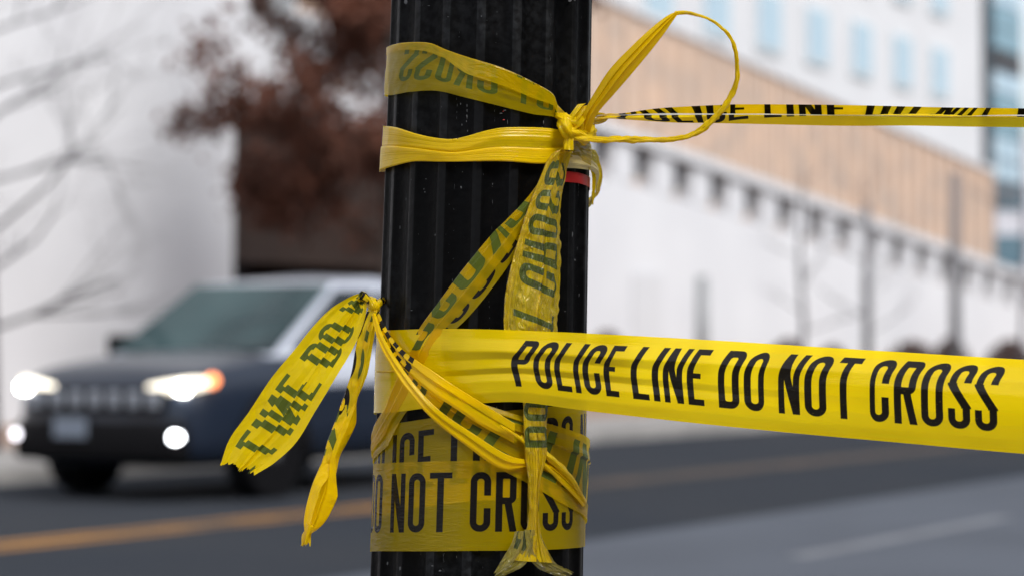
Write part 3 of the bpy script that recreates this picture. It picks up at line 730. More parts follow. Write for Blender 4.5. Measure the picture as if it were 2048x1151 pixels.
#@@NEAR@@
# ------------------------------------------------------------------ the fluted pole
def pole_material(name='black_pole_paint', k=1.0, spec=.07):
    m, nt, out = newmat(name); N = nt.nodes.new; L = nt.links.new
    b = N('ShaderNodeBsdfPrincipled'); L(b.outputs[0], out.inputs[0])
    tc = N('ShaderNodeTexCoord')
    n1 = N('ShaderNodeTexNoise'); n1.inputs['Scale'].default_value = 160; n1.inputs['Detail'].default_value = 6; L(tc.outputs['Object'], n1.inputs[0])
    n2 = N('ShaderNodeTexNoise'); n2.inputs['Scale'].default_value = 14; n2.inputs['Detail'].default_value = 5; L(tc.outputs['Object'], n2.inputs[0])
    r1 = N('ShaderNodeMapRange'); r1.inputs[1].default_value = .40; r1.inputs[2].default_value = .62; L(n1.outputs[0], r1.inputs[0])
    r2 = N('ShaderNodeMapRange'); r2.inputs[1].default_value = .46; r2.inputs[2].default_value = .62; L(n2.outputs[0], r2.inputs[0])
    mu = N('ShaderNodeMath'); mu.operation = 'MULTIPLY'; L(r1.outputs[0], mu.inputs[0]); L(r2.outputs[0], mu.inputs[1])
    mx = N('ShaderNodeMix'); mx.data_type = 'RGBA'; mx.inputs[6].default_value = (.0014*k,.0015*k,.0017*k,1); mx.inputs[7].default_value = (.006*k,.0065*k,.0072*k,1); L(mu.outputs[0], mx.inputs[0])
    # small bare flecks
    mp = N('ShaderNodeMapping'); mp.inputs['Scale'].default_value = (1,1,.45); L(tc.outputs['Object'], mp.inputs[0])
    n3 = N('ShaderNodeTexNoise'); n3.inputs['Scale'].default_value = 230; n3.inputs['Detail'].default_value = 2; L(mp.outputs[0], n3.inputs[0])
    r3 = N('ShaderNodeMapRange'); r3.inputs[1].default_value = .76; r3.inputs[2].default_value = .80; L(n3.outputs[0], r3.inputs[0])
    m2 = N('ShaderNodeMix'); m2.data_type = 'RGBA'; L(r3.outputs[0], m2.inputs[0]); L(mx.outputs[2], m2.inputs[6]); m2.inputs[7].default_value = (.16,.17,.18,1)
    L(m2.outputs[2], b.inputs['Base Color'])
    rr = N('ShaderNodeMapRange'); rr.inputs[3].default_value = .30; rr.inputs[4].default_value = .6; L(n2.outputs[0], rr.inputs[0]); L(rr.outputs[0], b.inputs['Roughness'])
    b.inputs['Specular IOR Level'].default_value = spec
    bp = N('ShaderNodeBump'); bp.inputs['Strength'].default_value = .5; bp.inputs['Distance'].default_value = .0012; L(n1.outputs[0], bp.inputs['Height'])
    bq = N('ShaderNodeBump'); bq.inputs['Strength'].default_value = .5; bq.inputs['Distance'].default_value = .004; L(n2.outputs[0], bq.inputs['Height']); L(bp.outputs[0], bq.inputs['Normal'])
    L(bq.outputs[0], b.inputs['Normal'])
    return m
M_POLE = pole_material(); M_POLE_LAND = pole_material('pole_land_paint', 2.3, .14)  # lands between the flutes get a lighter, shinier paint than the grooves
M_RED = pbr('red_band_paint', (.42,.012,.010), .45, .4, var=.3, scale=20)
M_CHIP = pbr('bare_primer', (.10,.105,.11), .7, .3, var=.5, scale=300)

def pole_ring(Z, nth=18*16, extra=0.0):
    ax, R = axis(Z); out = []
    for k in range(nth):
        t = 2*PI*k/nth; ph = (t*18/(2*PI)+.36) % 1.0
        land = .26; q = 0 if ph < land else math.sin(PI*(ph-land)/(1-land))**.6
        edge = .35*math.exp(-((ph-land/2)/.10)**2)
        r = R-4.6*q-edge*.3+extra
        out.append((ax+r*math.sin(t), D0-r*math.cos(t), Z))
    return out
pole = empty('street_light_pole', tuple(cw(np.array([axis(-1120)[0], D0, -1150.0]))))
tag(pole, 'black fluted metal street light pole wrapped in yellow tape, standing in front', 'pole')
PINV = Matrix.Translation(-Vector(pole.location))
def to_pole(V): return np.asarray(V)-np.array(pole.location)
zs = list(np.concatenate([np.linspace(-950, -280, 24), np.linspace(-270, 270, 55), np.linspace(290, 3600, 60)]))
V = np.array([pole_ring(z) for z in zs]); nz, nt_ = V.shape[:2]
idx = np.arange(nz*nt_).reshape(nz, nt_); nx = np.roll(idx, -1, 1)
q = np.stack([idx[:-1], nx[:-1], nx[1:], idx[1:]], -1).reshape(-1, 4)
lf = [1 if ((((k % nt_)+.5)/16.0+.36) % 1.0) < .26 else 0 for k in range(len(q))]
sh = mobj('shaft', to_pole(cw(V.reshape(-1, 3))), q, [M_POLE, M_POLE_LAND], pole, True, fm=lf)
mb = MB(); mb.tube([(0,0,-.02),(0,0,.05),(0,0,.12),(0,0,.17),(0,0,.20),(.004,0,.24)], [.21,.21,.165,.17,.13,.118], 36); mb.build('base', M_POLE, pole, True)
zt_ = to_pole(cw(np.array([axis(3600)[0], D0, 3600.0]))); mb = MB()
mb.tube([tuple(zt_), tuple(zt_+np.array([0,0,.06])), tuple(zt_+np.array([0,0,.10])), tuple(zt_+np.array([0,0,.42])), tuple(zt_+np.array([0,0,.60])), tuple(zt_+np.array([0,0,.68]))], [.06,.09,.10,.20,.10,.015], 20); mb.build('lamp_head', M_POLE, pole, True)
# red band painted on the right flank
def patch(ths, ytops, ybots, mat, name, off=.25, n=30, wav=0.0, sd=1):
    rows = []; tt = np.linspace(0, 1, n)
    for t in tt:
        th = np.interp(t, np.linspace(0,1,len(ths)), ths); a = np.interp(t, np.linspace(0,1,len(ytops)), ytops); b = np.interp(t, np.linspace(0,1,len(ybots)), ybots)
        for q_ in np.linspace(0, 1, 5): rows.append(CT(th, a+(b-a)*q_, off))
    V = np.array(rows); idx = np.arange(n*5).reshape(n, 5); q = np.stack([idx[:-1,:-1], idx[:-1,1:], idx[1:,1:], idx[1:,:-1]], -1).reshape(-1, 4)
    return mobj(name, to_pole(cw(V)), q[:, ::-1], mat, pole, True)
patch((38, 60, 88, 120), (340, 345, 357, 372), (362, 366, 378, 393), M_RED, 'red_band', off=.4)
# chipped paint
def chip(px, py, w, h, mat=None, sd=0):
    rs = random.Random(int(px*7+py)+sd); pts = []
    n = 9
    for k in range(n):
        a = 2*PI*k/n; r = rs.uniform(.45, 1.0); pts.append(PT(px+w*r*math.cos(a), py+h*r*math.sin(a), off=-.2)+0)
    c = PT(px, py, off=.1); V = np.array([c]+[p for p in pts]); V[:, 1] -= .35
    f = [(0, 1+(k+1) % n, 1+k) for k in range(n)]
    return (to_pole(cw(V)), f)
cv, cf, rv, rf_ = [], [], [], []
spots = [(934,212,1.2,4),(934,222,1.3,5),(934,234,1.5,5),(933,243,1.0,3),(921,208,1,3),(924,250,1.5,2.5),(935,262,1,3),(1016,214,1.2,5),(1010,221,4.5,1.1),(1002,227,4,1.2),(1015,244,1,7),(1087,245,1.2,5),(1084,256,1.2,4),
         (852,358,2,1.1),(850,384,2,1.5),(848,378,1,2),(925,344,1.2,1.5),(922,375,2,3),(811,4,6,7),(1140,1,5,5),(1150,0,3,3),(985,368,1,3),(896,34,3.5,.8),(963,33,1.5,2.5),(820,700,1,4),(1145,470,1.2,7),(1150,520,1,3),
         (1158,590,1.2,4),(1130,622,1.5,1.2),(823,620,3,1.2),(795,310,.9,6),(858,12,3,1),(1080,700,1,2),(800,455,.8,5),(865,1130,3,2),(880,1140,4,3),(800,1135,3,5),(775,1125,2,6),(905,560,.8,3),(870,470,1.2,3)]
for c_ in spots:
    v_, f_ = chip(*c_); b_ = len(cv); cv += [tuple(x) for x in v_]; cf += [tuple(i+b_ for i in f) for f in f_]
for c_ in [(1008,240,3.5,1.2),(1006,223,2,.7)]:
    v_, f_ = chip(*c_, sd=3); b_ = len(rv); rv += [tuple(x) for x in v_]; rf_ += [tuple(i+b_ for i in f) for f in f_]
rs = random.Random(4)
for i in range(30):
    ph = rs.choice([0,1,2,3,4,5,6,7,8]); th = -80+ph*20+rs.uniform(-2.5,2.5)
    p = CT(th, rs.uniform(-20, 1170)); px = CX+p[0]/p[1]*F; py = CY-p[2]/p[1]*F
    v_, f_ = chip(px, py, rs.uniform(.25,.55), rs.uniform(.4,1.8)); b_ = len(cv); cv += [tuple(x) for x in v_]; cf += [tuple(i+b_ for i in f) for f in f_]
for i in range(150):
    th = rs.choice([35.5, 35.5, 61.5, 3.5, -17])+rs.uniform(-.35,.35); p = CT(th, rs.uniform(-20, 1170)); px = CX+p[0]/p[1]*F; py = CY-p[2]/p[1]*F
    v_, f_ = chip(px, py, rs.uniform(.2,.45), rs.uniform(1.5,6)); b_ = len(cv); cv += [tuple(x) for x in v_]; cf += [tuple(i+b_ for i in f) for f in f_]
o = mobj('paint_chips', cv, cf, M_CHIP, pole, False); o['kind'] = 'stuff'
o = mobj('red_chips', rv, rf_, M_RED, pole, False); o['kind'] = 'stuff'

# ------------------------------------------------------------------ lower tape: two wraps, band of tape led off to the right, knot and tails on the left
lt = empty('police_tape', tuple(cw(PT(960, 900, 2001)))); tag(lt, 'lower yellow tape reading POLICE LINE DO NOT CROSS, wrapped low on the pole', 'barrier tape', 'yellow police tapes on the pole')
ut = empty('police_tape', tuple(cw(PT(1140, 250, 2020)))); tag(ut, 'upper yellow tape knotted near the pole top with a big loop and hanging ends', 'barrier tape', 'yellow police tapes on the pole')
def under(e):                                   # parts are modelled in world space: keep them there under their thing
    e2 = Vector(e.location)
    for o in COL.objects:
        if o.parent == e: o.data.transform(Matrix.Translation(-e2))
def UL(i, side=0): return UPOS[i][side]         # print position of a letter of the message
iT = MSG.index('T'); iC = MSG.index('CROSS'); iD = MSG.index('DO'); iLn = MSG.index('LINE'); iN = MSG.index('NOT')
# wrap 1 (undermost turn, letters POLICE LINE)
arcmm = lambda th0, th1: math.radians(th1-th0)*90.5
uE = UL(5)                                      # E of POLICE at px 840
w1 = [(CT(t, a), CT(t, b)) for t, a, b in ((-150,905,1085),(-120,888,1068),(-90,870,1050),(-60,851,1030),(-35,839,1016),(-10,828,1004),(15,820,996),(40,812,990),(65,806,985),(90,802,980),(120,800,978),(150,800,978))]
ths = [-150,-120,-90,-60,-35,-10,15,40,65,90,120,150]
ribbon('wrap', w1, M_WRAP, lt, us=[uE+arcmm(-34,t)*1.0 for t in ths], off=.5, wr=.15, seed=2, flute=.35)
# wrap 0 (topmost turn, letters DO NOT CROSS)
w0 = [(CT(t, a), CT(t, b)) for t, a, b in ((-150,935,1108),(-120,930,1104),(-90,927,1102),(-60,925,1101),(-30,922,1101),(0,920,1100),(30,920,1099),(60,919,1095),(90,919,1091),(120,917,1088),(150,915,1086))]
ths = [-150,-120,-90,-60,-30,0,30,60,90,120,150]
uT = UL(iT)+9.7
ribbon('wrap', w0, M_WRAP, lt, us=[uT+arcmm(-19.7,t) for t in ths], off=1.0, wr=.15, seed=5, flute=.3)
# loose back turn that carries the film round to the left edge between the wraps
# band led off to the right: round the pole's left flank, leaves the front of the pole, comes towards the lens a little
bd = [(CT(-150,690),CT(-150,860)),(CT(-115,668),CT(-115,836)),(CT(-88,662),CT(-88,826)),(PT(800,659),PT(795,823)),(PT(860,657),PT(855,815)),(PT(930,657,1994),PT(925,809,1999)),(PT(1040,660,1990),PT(1035,803,1992)),
      (PT(1180,666,1984),PT(1178,821,1985)),(PT(1400,678,1974),PT(1398,846,1973)),(PT(1600,690,1963),PT(1598,866,1960)),(PT(1800,702,1952),PT(1798,884,1948)),(PT(2060,717,1938),PT(2058,907,1932)),(PT(2500,742,1915),PT(2500,940,1908))]
uP = 0.0
pxs = [None,None,None,795,858,928,1037,1179,1399,1599,1799,2059,2500]
kx = [1030,1241,1264,1410,1437,1532,1557,1713,1735,1995]; ku = [UL(0),UL(5,1),UL(7),UL(10,1),UL(iD),UL(iD+1,1),UL(iN),UL(iT,1),UL(iC),UL(iC+4,1)]
def u_at(px):
    if px < kx[0]: return ku[0]-(kx[0]-px)/2.6
    if px > kx[-1]: return ku[-1]+(px-kx[-1])/2.6
    return float(np.interp(px, kx, ku))
# resample the band finely so the print follows the photograph's spacing
bdP = crom(np.array([np.hstack(s) for s in bd]), 61)
bdx = [CX+(p[0]+p[3])/(p[1]+p[4])*F for p in bdP]; vis0 = next(i for i in range(61) if i > 8 and bdx[i] > 780)
us_b = []
for i, x in enumerate(bdx):
    if i >= vis0: us_b.append(u_at(x))
for i in range(vis0-1, -1, -1): us_b.insert(0, us_b[0]-np.linalg.norm(bdP[i+1][:3]-bdP[i][:3]))
def band_warp(U, v, pos):
    px = CX+pos[..., 0]/pos[..., 1]*F
    r = np.clip((px-1000)/900, 0, 1); lft = np.clip((1500-px)/450, 0, 1)
    top = np.clip(.42-v, 0, .42)
    return -top*top*(85+35*r) + lft*2.6*np.sin((v-.30)*2*PI*1.35) + (1-lft)*.7*np.sin((v-.2)*2*PI) - (v-.5)*4*lft*0
# longitudinal swell of the band: profile (v, across, towards the lens mm)
pfL = [(0,0,0),(.12,.13,1.0),(.28,.30,4.5),(.42,.40,1.5),(.55,.52,3.0),(.62,.60,.6),(.72,.70,2.6),(.86,.86,2.5),(1,1,0)]
pfK = [(0,0,0),(.12,.12,.3),(.28,.28,.6),(.42,.42,.4),(.55,.55,.5),(.62,.62,.3),(.72,.72,.4),(.86,.86,.3),(1,1,0)]
pfR = [(0,0,-13),(.12,.09,-6),(.28,.245,1.2),(.42,.40,3.6),(.55,.54,3.8),(.62,.615,3.7),(.72,.72,3.0),(.86,.865,1.2),(1,1,-1.5)]
pfM = [(0,0,-9),(.12,.10,-3.5),(.28,.27,2.4),(.42,.40,2.6),(.55,.53,3.2),(.62,.605,2.0),(.72,.71,2.8),(.86,.865,1.8),(1,1,-.5)]
pfRR = [(0,0,-14),(.12,.09,-6.5),(.28,.245,1.0),(.42,.40,3.6),(.55,.54,3.8),(.62,.615,3.7),(.72,.72,3.0),(.86,.865,1.2),(1,1,-1.5)]
bds = [(p[:3], p[3:]) for p in bdP]
kk = lambda x: next((i for i in range(8, 61) if bdx[i] > x), 60)
ribbon('band', bds, M_TAUT, lt, prof=[pfK,pfK,pfL,pfL,pfM,pfR,pfRR], pk=[0,kk(860),kk(1000),kk(1180),kk(1480),kk(1800),60], us=us_b, off=2.2, wr=.25, nseg=7, step=2.0, warp=band_warp, seed=9)

# knot at the left edge of the pole with two torn tails
kD = 2068
cord('knot', [(728,592,kD-8,5),(737,600,kD-10,7),(748,604,kD-12,9),(757,606,kD-6,8),(764,600,kD+6,6)], M_CORD, lt, pleats=4, twist=.12, seed=11, v0=.0, v1=.5)
cord('knot', [(741,596,kD-6,5),(746,604,kD-18,7),(750,613,kD-20,8),(752,624,kD-14,6)], M_CORD, lt, pleats=5, twist=.05, seed=12)
cord('knot', [(736,607,kD-2,5),(742,612,kD-14,6),(752,611,kD-20,6),(761,604,kD-14,5)], M_CORD, lt, pleats=4, twist=.1, seed=17, v0=.2, v1=.6)
cord('tie', [(764,600,kD+6,6),(764,606,kD+30,6),(775,615,2150,7),(860,640,2190,8),(980,650,2200,8)], M_CORD, lt, pleats=4, seed=13)
cord('tail_neck', [(746,606,kD-14,5),(737,600,kD-16,6),(728,592,kD-18,7.5),(721,588,kD-20,7)], M_CORD, lt, pleats=4, twist=.03, seed=14, v0=.1, v1=.5)
# wide tail: A edge = lower right, B edge = upper left, runs from the torn end up to the knot
T1 = [((512,945),(440,922)),((548,925),(462,872)),((592,884),(498,822)),((630,822),(541,757)),((668,760),(586,702)),((704,700),(628,650)),((724,655),(660,618)),((733,620),(693,597)),((732,602),(712,588)),((726,594),(719,587))]
T1 = [(PT(a[0],a[1],kD-30+i*1.5), PT(b[0],b[1],kD-26+i*1.2)) for i,(a,b) in enumerate(T1)]
z7 = [(0,0,0),(.10,.14,2.5),(.30,.33,1),(.38,.39,3.2),(.44,.44,1.6),(.52,.50,3.2),(.62,.62,1.8),(.80,.84,2.5),(1,1,0)]
z7b = [(0,0,0),(.10,.14,2),(.30,.31,.6),(.38,.39,3.6),(.44,.43,1.4),(.52,.50,3.6),(.62,.62,1.2),(.80,.85,2.6),(1,1,0)]
u1 = UL(iLn)-16
ribbon('tail', T1, M_TAIL, lt, prof=[z7b,z7b,z7,z7b,z7b], pk=[0,2,4,7,9], us=[u1,u1+16,u1+38,u1+66,u1+93,u1+121,u1+141,u1+160,u1+172,u1+178], nseg=22, warp=lambda U, v, p: 2.9*np.floor(v*4.4)-5, off=1, hug=False, wr=1.0, cr=.35, jag0=3.2, seed=21, step=1.6)
T2 = [((740,618),(756,618)),((722,655),(750,662)),((712,700),(744,700)),((704,745),(736,745)),((690,790),(726,796)),((672,840),(714,845)),((655,885),(697,882)),((648,915),(682,912)),((640,935),(679,950)),((626,965),(676,990)),((612,1010),(664,1020)),((607,1040),(650,1044)),((609,1058),(634,1060)),((612,1068),(621,1070)),((612,1086),(618,1087))]
T2 = [(PT(a[0],a[1],kD-22-i), PT(b[0],b[1],kD-18-i)) for i,(a,b) in enumerate(T2)]
fA = [(0,.55,-2),(.18,.0,3),(.34,.42,5),(.5,.75,1),(.7,.35,-3),(.85,.7,-5),(1,1,0)]
fB = [(0,.80,2),(.30,.0,4),(.5,.45,0),(.62,.55,5),(.8,1.0,3),(.92,.6,-4),(1,.35,-3)]
fC = [(0,.3,-3),(.25,.0,2),(.45,.40,6),(.55,.48,0),(.70,.72,5),(.88,1.0,1),(1,.55,-3)]
fD = [(0,.35,-3),(.28,.05,2),(.45,.30,6),(.55,.50,-1),(.70,.62,6),(.88,1.0,2),(1,.6,-3)]
ribbon('tail', T2, M_TAIL, lt, prof=[fA,fA,fB,fB,fC,fD,fD], pk=[0,3,5,7,9,12,14], us=[UL(iC+4,1)-82+i*12.0 for i in range(15)], off=1, hug=False, wr=.9, cr=.5, jag1=2.2, seed=31, step=1.5)
cord('tail_tip', [(622,1050,kD-36,9),(616,1062,kD-36,5),(613,1074,kD-36,3.4),(611,1086,kD-36,2.2)], M_CORD, lt, pleats=4, seed=37)

# diagonal spread of tape from the left knot down across the front of the pole
S1 = [(PT(758,640,2052),PT(752,642,2052)),(PT(795,690,2030),PT(778,706,2034)),(PT(835,727,2004),PT(812,765,2008)),(PT(880,762,1990),PT(850,815,1996)),(PT(950,800,1990),PT(905,865,1996)),(PT(1040,830,off=5),PT(975,922,off=4)),(PT(1110,850,off=4),PT(1060,968,off=3)),(CT(68,868,2.5),CT(52,1010,2)),(CT(90,885,2.5),CT(80,1035,2)),(CT(125,905,2),CT(120,1060,2))]
g1 = [(0,0,1),(.08,.10,4),(.14,.08,1),(.24,.30,3),(.32,.27,.5),(.5,.52,3),(.58,.50,.6),(.78,.80,2.5),(1,1,0)]
g2 = [(0,0,.3),(.10,.08,.8),(.2,.16,.5),(.30,.28,2.4),(.38,.30,.4),(.56,.54,.9),(.66,.62,.6),(.8,.82,.6),(1,1,0)]
ribbon('spread_wrap', S1, M_WRAP, lt, prof=[g1,g1,g1,g2,g2], pk=[0,3,4,6,9], us=[UL(0)-20+i*24 for i in range(10)], off=2.4, wr=.5, seed=41, flip=True)
# rolled edges lying on that spread
def roll(pts, name='rolled_edge', w=.5, **kw):
    P = []
    for p in pts:
        q = PT(p[0], p[1], p[2]) if p[2] > 500 else PT(p[0], p[1], off=p[2]); P.append((p[0], p[1], q[1], p[3]))
    return cord(name, P, M_CORD, lt, **kw)
def strip2(name, left, right, mat, parent, **kw):
    st = []
    for a, b in zip(left, right):
        st.append((PT(a[0],a[1],a[2]) if a[2] > 500 else PT(a[0],a[1],off=a[2]), PT(b[0],b[1],b[2]) if b[2] > 500 else PT(b[0],b[1],off=b[2])))
    return ribbon(name, st, mat, parent, **kw)
pl3 = [(0,.25,-.8),(.2,0,.6),(.36,.40,1.7),(.5,.42,.4),(.68,.85,1.4),(.85,1,.4),(1,.6,-.8)]
strip2('diagonal_strip', [(757,622,2046),(780,668,2022),(808,700,2003),(838,722,1991),(866,741,1984),(905,768,1983),(960,802,1988),(1030,846,1992)],
       [(752,634,2046),(768,684,2024),(795,720,2006),(828,756,1993),(864,786,1985),(905,812,1984),(962,850,1990),(1028,885,1996)], M_WRAP2, lt, prof=[pl3], us=[UL(iC+4,1)-55+i*20 for i in range(8)], off=4, wr=.5, cr=.1, seed=43)
strip2('diagonal_strip', [(752,626,2040),(766,668,2020),(790,712,2002),(828,766,1988),(880,820,1981),(950,868,1983),(1020,910,1990),(1090,925,5),(1140,960,4),(1168,1000,3)],
       [(744,628,2042),(754,672,2024),(774,716,2006),(808,770,1990),(862,834,1983),(938,894,1985),(1006,936,1992),(1078,932,6),(1128,974,4),(1160,1012,3)], M_WRAP2, lt, prof=[pl3], us=[UL(iC+4,1)+8+i*10 for i in range(10)], off=4, wr=.4, cr=.1, seed=45)
roll([(1040,872,8,4),(1085,903,8,6),(1120,932,7,7),(1145,962,6,6),(1165,996,5,4),(1170,1012,4,2)], pleats=3, twist=.02, amp=.2, seed=48)
roll([(1000,850,14,2.5),(1045,880,10,3.5),(1090,930,7,4),(1120,955,5,3)], pleats=3, twist=.02, amp=.2, seed=49)
# thin crease string on the left flank
roll([(754,742,4,1.5),(775,742,4,1.7),(800,740,4,1.3),(812,742,4,.8)], name='loose_thread', pleats=2, seed=50)

# ------------------------------------------------------------------ upper tape
# top wrap: back face towards us, mirrored print, upper part folded over
tA = [(781,97),(804,86.5),(857,86),(896,101),(940,116),(1003,136),(1067,167),(1101,194),(1133,227)]
tB = [(768,193),(787,190),(821,184),(874,182),(930,195),(1003,213),(1064,228),(1100,234),(1126,240)]
E = [(CT(-150,110),CT(-150,205)),(CT(-115,100),CT(-115,198))]+[(CT(-84,96,1),CT(-84,192,3))]+[(PT(*a,off=2.0),PT(*b,off=2.0)) for a,b in list(zip(tA,tB))[1:7]]+[(PT(1101,194,2022),PT(1098,234,2022)),(PT(1136,229,2016),PT(1128,241,2018))]
e0 = [(0,.14,1.4),(.10,.0,1.0),(.30,.20,.6),(.6,.55,.9),(1,1,0)]
e1 = [(0,.20,2.2),(.10,.0,1.5),(.34,.22,.6),(.6,.55,.9),(1,1,0)]
e2 = [(0,.42,3.5),(.11,.0,2.0),(.3,.25,.6),(.66,.62,.8),(1,1,0)]
e3 = [(0,.52,4),(.11,.0,3),(.35,.30,1),(.7,.66,1),(1,1,0)]
ribbon('top_wrap', E, M_WRAP, ut, prof=[e0,e0,e1,e2,e3,e3], pk=[0,3,5,6,8,10], us=[UL(iT)+9+d for d in (235,190,152,134,103,80,52,22,-10,-30,-50)], off=1.6, wr=.5, cr=.22, seed=51, step=1.6)
# second wrap: folded double
uA = [(772,252),(799,256),(840,269),(880,277),(916,277),(979,260),(1018,255),(1086,256),(1128,268)]
uB = [(771,344),(787,335),(830,324),(880,324),(916,324),(979,323),(1018,324),(1083,328),(1120,322)]
Fs = [(CT(-150,262),CT(-150,338)),(CT(-115,255),CT(-115,342)),(CT(-86,252,1),CT(-86,344,2))]+[(PT(*a,off=2.5),PT(*b,off=2.5)) for a,b in list(zip(uA,uB))[1:8]]+[(PT(1134,262,2020),PT(1124,318,2022))]
f0 = [(0,.55,0),(.16,.0,2.0),(.34,.47,2.2),(.40,.52,.6),(.55,.46,3.2),(.75,1.0,3.0),(1,.55,0)]
f1 = [(0,.65,0),(.18,.0,2.0),(.34,.50,1.8),(.42,.62,.8),(.56,.60,3.2),(.78,1.0,3.0),(1,.6,0)]
f2 = [(0,.35,0),(.06,.0,1.5),(.22,.28,2.6),(.44,.66,.8),(.56,.57,3.2),(.78,1.0,3.0),(1,.6,0)]
ribbon('double_wrap', Fs, M_TAIL, ut, prof=[f0,f0,f1,f2,f2], pk=[0,3,6,7,10], u0=BLANK, us_dir=.02, off=1.4, wr=.6, cr=.12, seed=57, step=1.6)
# knot body
cord('knot', [(1128,234,2018,9),(1128,244,2010,13),(1131,256,2006,14),(1137,268,2008,12),(1142,276,2014,9)], M_CORD, ut, pleats=7, twist=.10, amp=.28, seed=61)
cord('knot', [(1115,229,2020,6),(1128,236,2010,9),(1142,243,2010,10),(1158,246,2018,11),(1172,248,2030,10)], M_CORD, ut, pleats=6, twist=.05, amp=.4, seed=62)
cord('knot', [(1142,244,2012,7),(1152,262,2016,14),(1168,268,2028,17),(1184,262,2042,12)], M_CORD, ut, pleats=6, twist=.02, amp=.35, seed=63)
cord('knot', [(1139,272,2010,8),(1138,284,2008,9),(1137,300,2008,10)], M_CORD, ut, pleats=6, twist=.03, amp=.35, seed=64)
strip2('knot_flap', [(1132,240,2010),(1143,226,2008),(1155,210,2010),(1162,208,2012)], [(1150,250,2012),(1160,240,2010),(1170,226,2012),(1168,216,2014)], M_CORD, ut, prof=[[(0,0,0),(.3,.3,4),(.5,.5,-1),(.7,.75,4),(1,1,0)]], hug=False, off=1, wr=.8, cr=.4, seed=65, u0=BLANK, us_dir=.01)
strip2('knot_flap', [(1148,252,2010),(1158,240,2008),(1166,228,2010)], [(1160,268,2014),(1172,258,2014),(1180,240,2016)], M_CORD, ut, prof=[[(0,0,0),(.3,.3,3),(.5,.5,-1),(1,1,0)]], hug=False, off=1, wr=.5, cr=.3, seed=66, u0=BLANK, us_dir=.01)
# big loop: broad strip up, twisted cord back
lA = [(1150,256),(1166,224),(1188,185),(1220,137),(1264,91),(1304,55),(1333,33),(1350,25)]
lB = [(1180,262),(1194,226),(1228,186),(1264,146),(1304,98),(1328,68),(1345,44),(1356,28)]
lD = [2020,2010,2000,1990,1982,1978,1976,1976]
lp = [[(0,.5,-3),(.12,0,2),(.3,.25,5),(.42,.36,2),(.58,.55,6),(.68,.62,2.5),(.85,1,3),(1,.55,-3)], [(0,.5,-3),(.12,0,2),(.3,.35,4),(.42,.40,3),(.58,.62,5),(.68,.64,2.5),(.85,1,2),(1,.45,-2)]]
ribbon('loop_strip', [(PT(*a,d),PT(*b,d)) for a,b,d in zip(lA,lB,lD)], M_TAIL, ut, prof=lp, hug=False, off=1, wr=.5, cr=.1, seed=71, u0=UL(iC+4,1)+2, us_dir=.05, step=1.6)
cord('loop_cord', [(1350,28,1976,3.90),(1362,26,1976,3.28),(1384,27,1977,2.81),(1421,40,1979,2.81),(1450,62,1982,2.96),(1467,88,1985,3.28),(1474,124,1988,3.59),(1474,157,1991,4.06),(1465,186,1994,4.68),(1447,215,1996,5.46),(1425,241,1998,5.93),(1403,259,2000,5.77),(1370,275,2003,4.37),(1319,280,2006,4.99),(1264,279,2009,5.93),(1224,279,2011,5.77),(1184,279,2013,5.30),(1155,272,2010,8.50),(1140,264,2006,9.50),(1132,256,2006,8.00)],
     M_CORD, ut, pleats=3, twist=.075, amp=.45, seed=72)
# taut line to the right, folded along its length
hA = [(1186,238),(1210,229),(1245,227),(1320,217),(1434,210),(1502,208.5),(1689,210),(1901,214),(2060,217),(2500,226)]
hB = [(1188,246),(1214,237),(1250,239),(1350,244.5),(1434,247.5),(1502,249),(1689,253),(1850,255),(2060,256),(2500,258)]
hD = [2052,2038,2030,2024,2018,2014,2004,1992,1984,1960]
hp0 = [(.2,0,-2),(.55,.45,-4),(.56,.47,-5),(.60,.62,3),(.62,.66,4),(.9,1,1)]
hp1 = [(.32,0,-2),(.58,.46,-8),(.585,.47,-9),(.59,.58,8),(.60,.60,9),(.80,1,5)]
hp2 = [(.36,0,-2),(.62,.40,-9),(.63,.42,-10),(.76,.50,10),(.82,.54,11),(1,1,6)]
us_h = [UL(0)+(x-1240)/2.43 for x in (1187,1212,1247,1335,1434,1502,1689,1875,2060,2500)]
ribbon('taut_line', [(PT(*a,d),PT(*b,d)) for a,b,d in zip(hA,hB,hD)], M_TAUT, ut, prof=[hp0,hp1,hp1,hp2,hp2], pk=[0,3,4,6,9], us=us_h, hug=False, off=1, wr=.3, seed=75, step=2.0, nseg=8)
strip2('line_sheen', [(1196,230,2036),(1245,230,2020),(1320,227,2012),(1434,227,2006),(1502,227.5,2002),(1689,231,1994),(1901,233,1982),(2060,230,1974),(2500,238,1950)], [(1196,234,2036),(1245,236,2016),(1320,236,2008),(1434,235.5,2002),(1502,235.5,1998),(1689,236.5,1990),(1901,239.5,1978),(2060,238,1970),(2500,246,1946)], M_SHINE, ut, prof=[[(0,0,0),(.5,.5,1),(1,1,3)]], hug=False, off=1, wr=.25, seed=77, u0=BLANK, us_dir=.1, step=2)  # extra pale ribbon painting the sky's sheen along the fold
cord('line_loop', [(1178,240,2036,6),(1192,242,2040,7),(1206,240,2040,5),(1212,236,2042,4),(1207,231,2046,4),(1190,230,2052,5)], M_CRUMP, ut, pleats=4, seed=76)
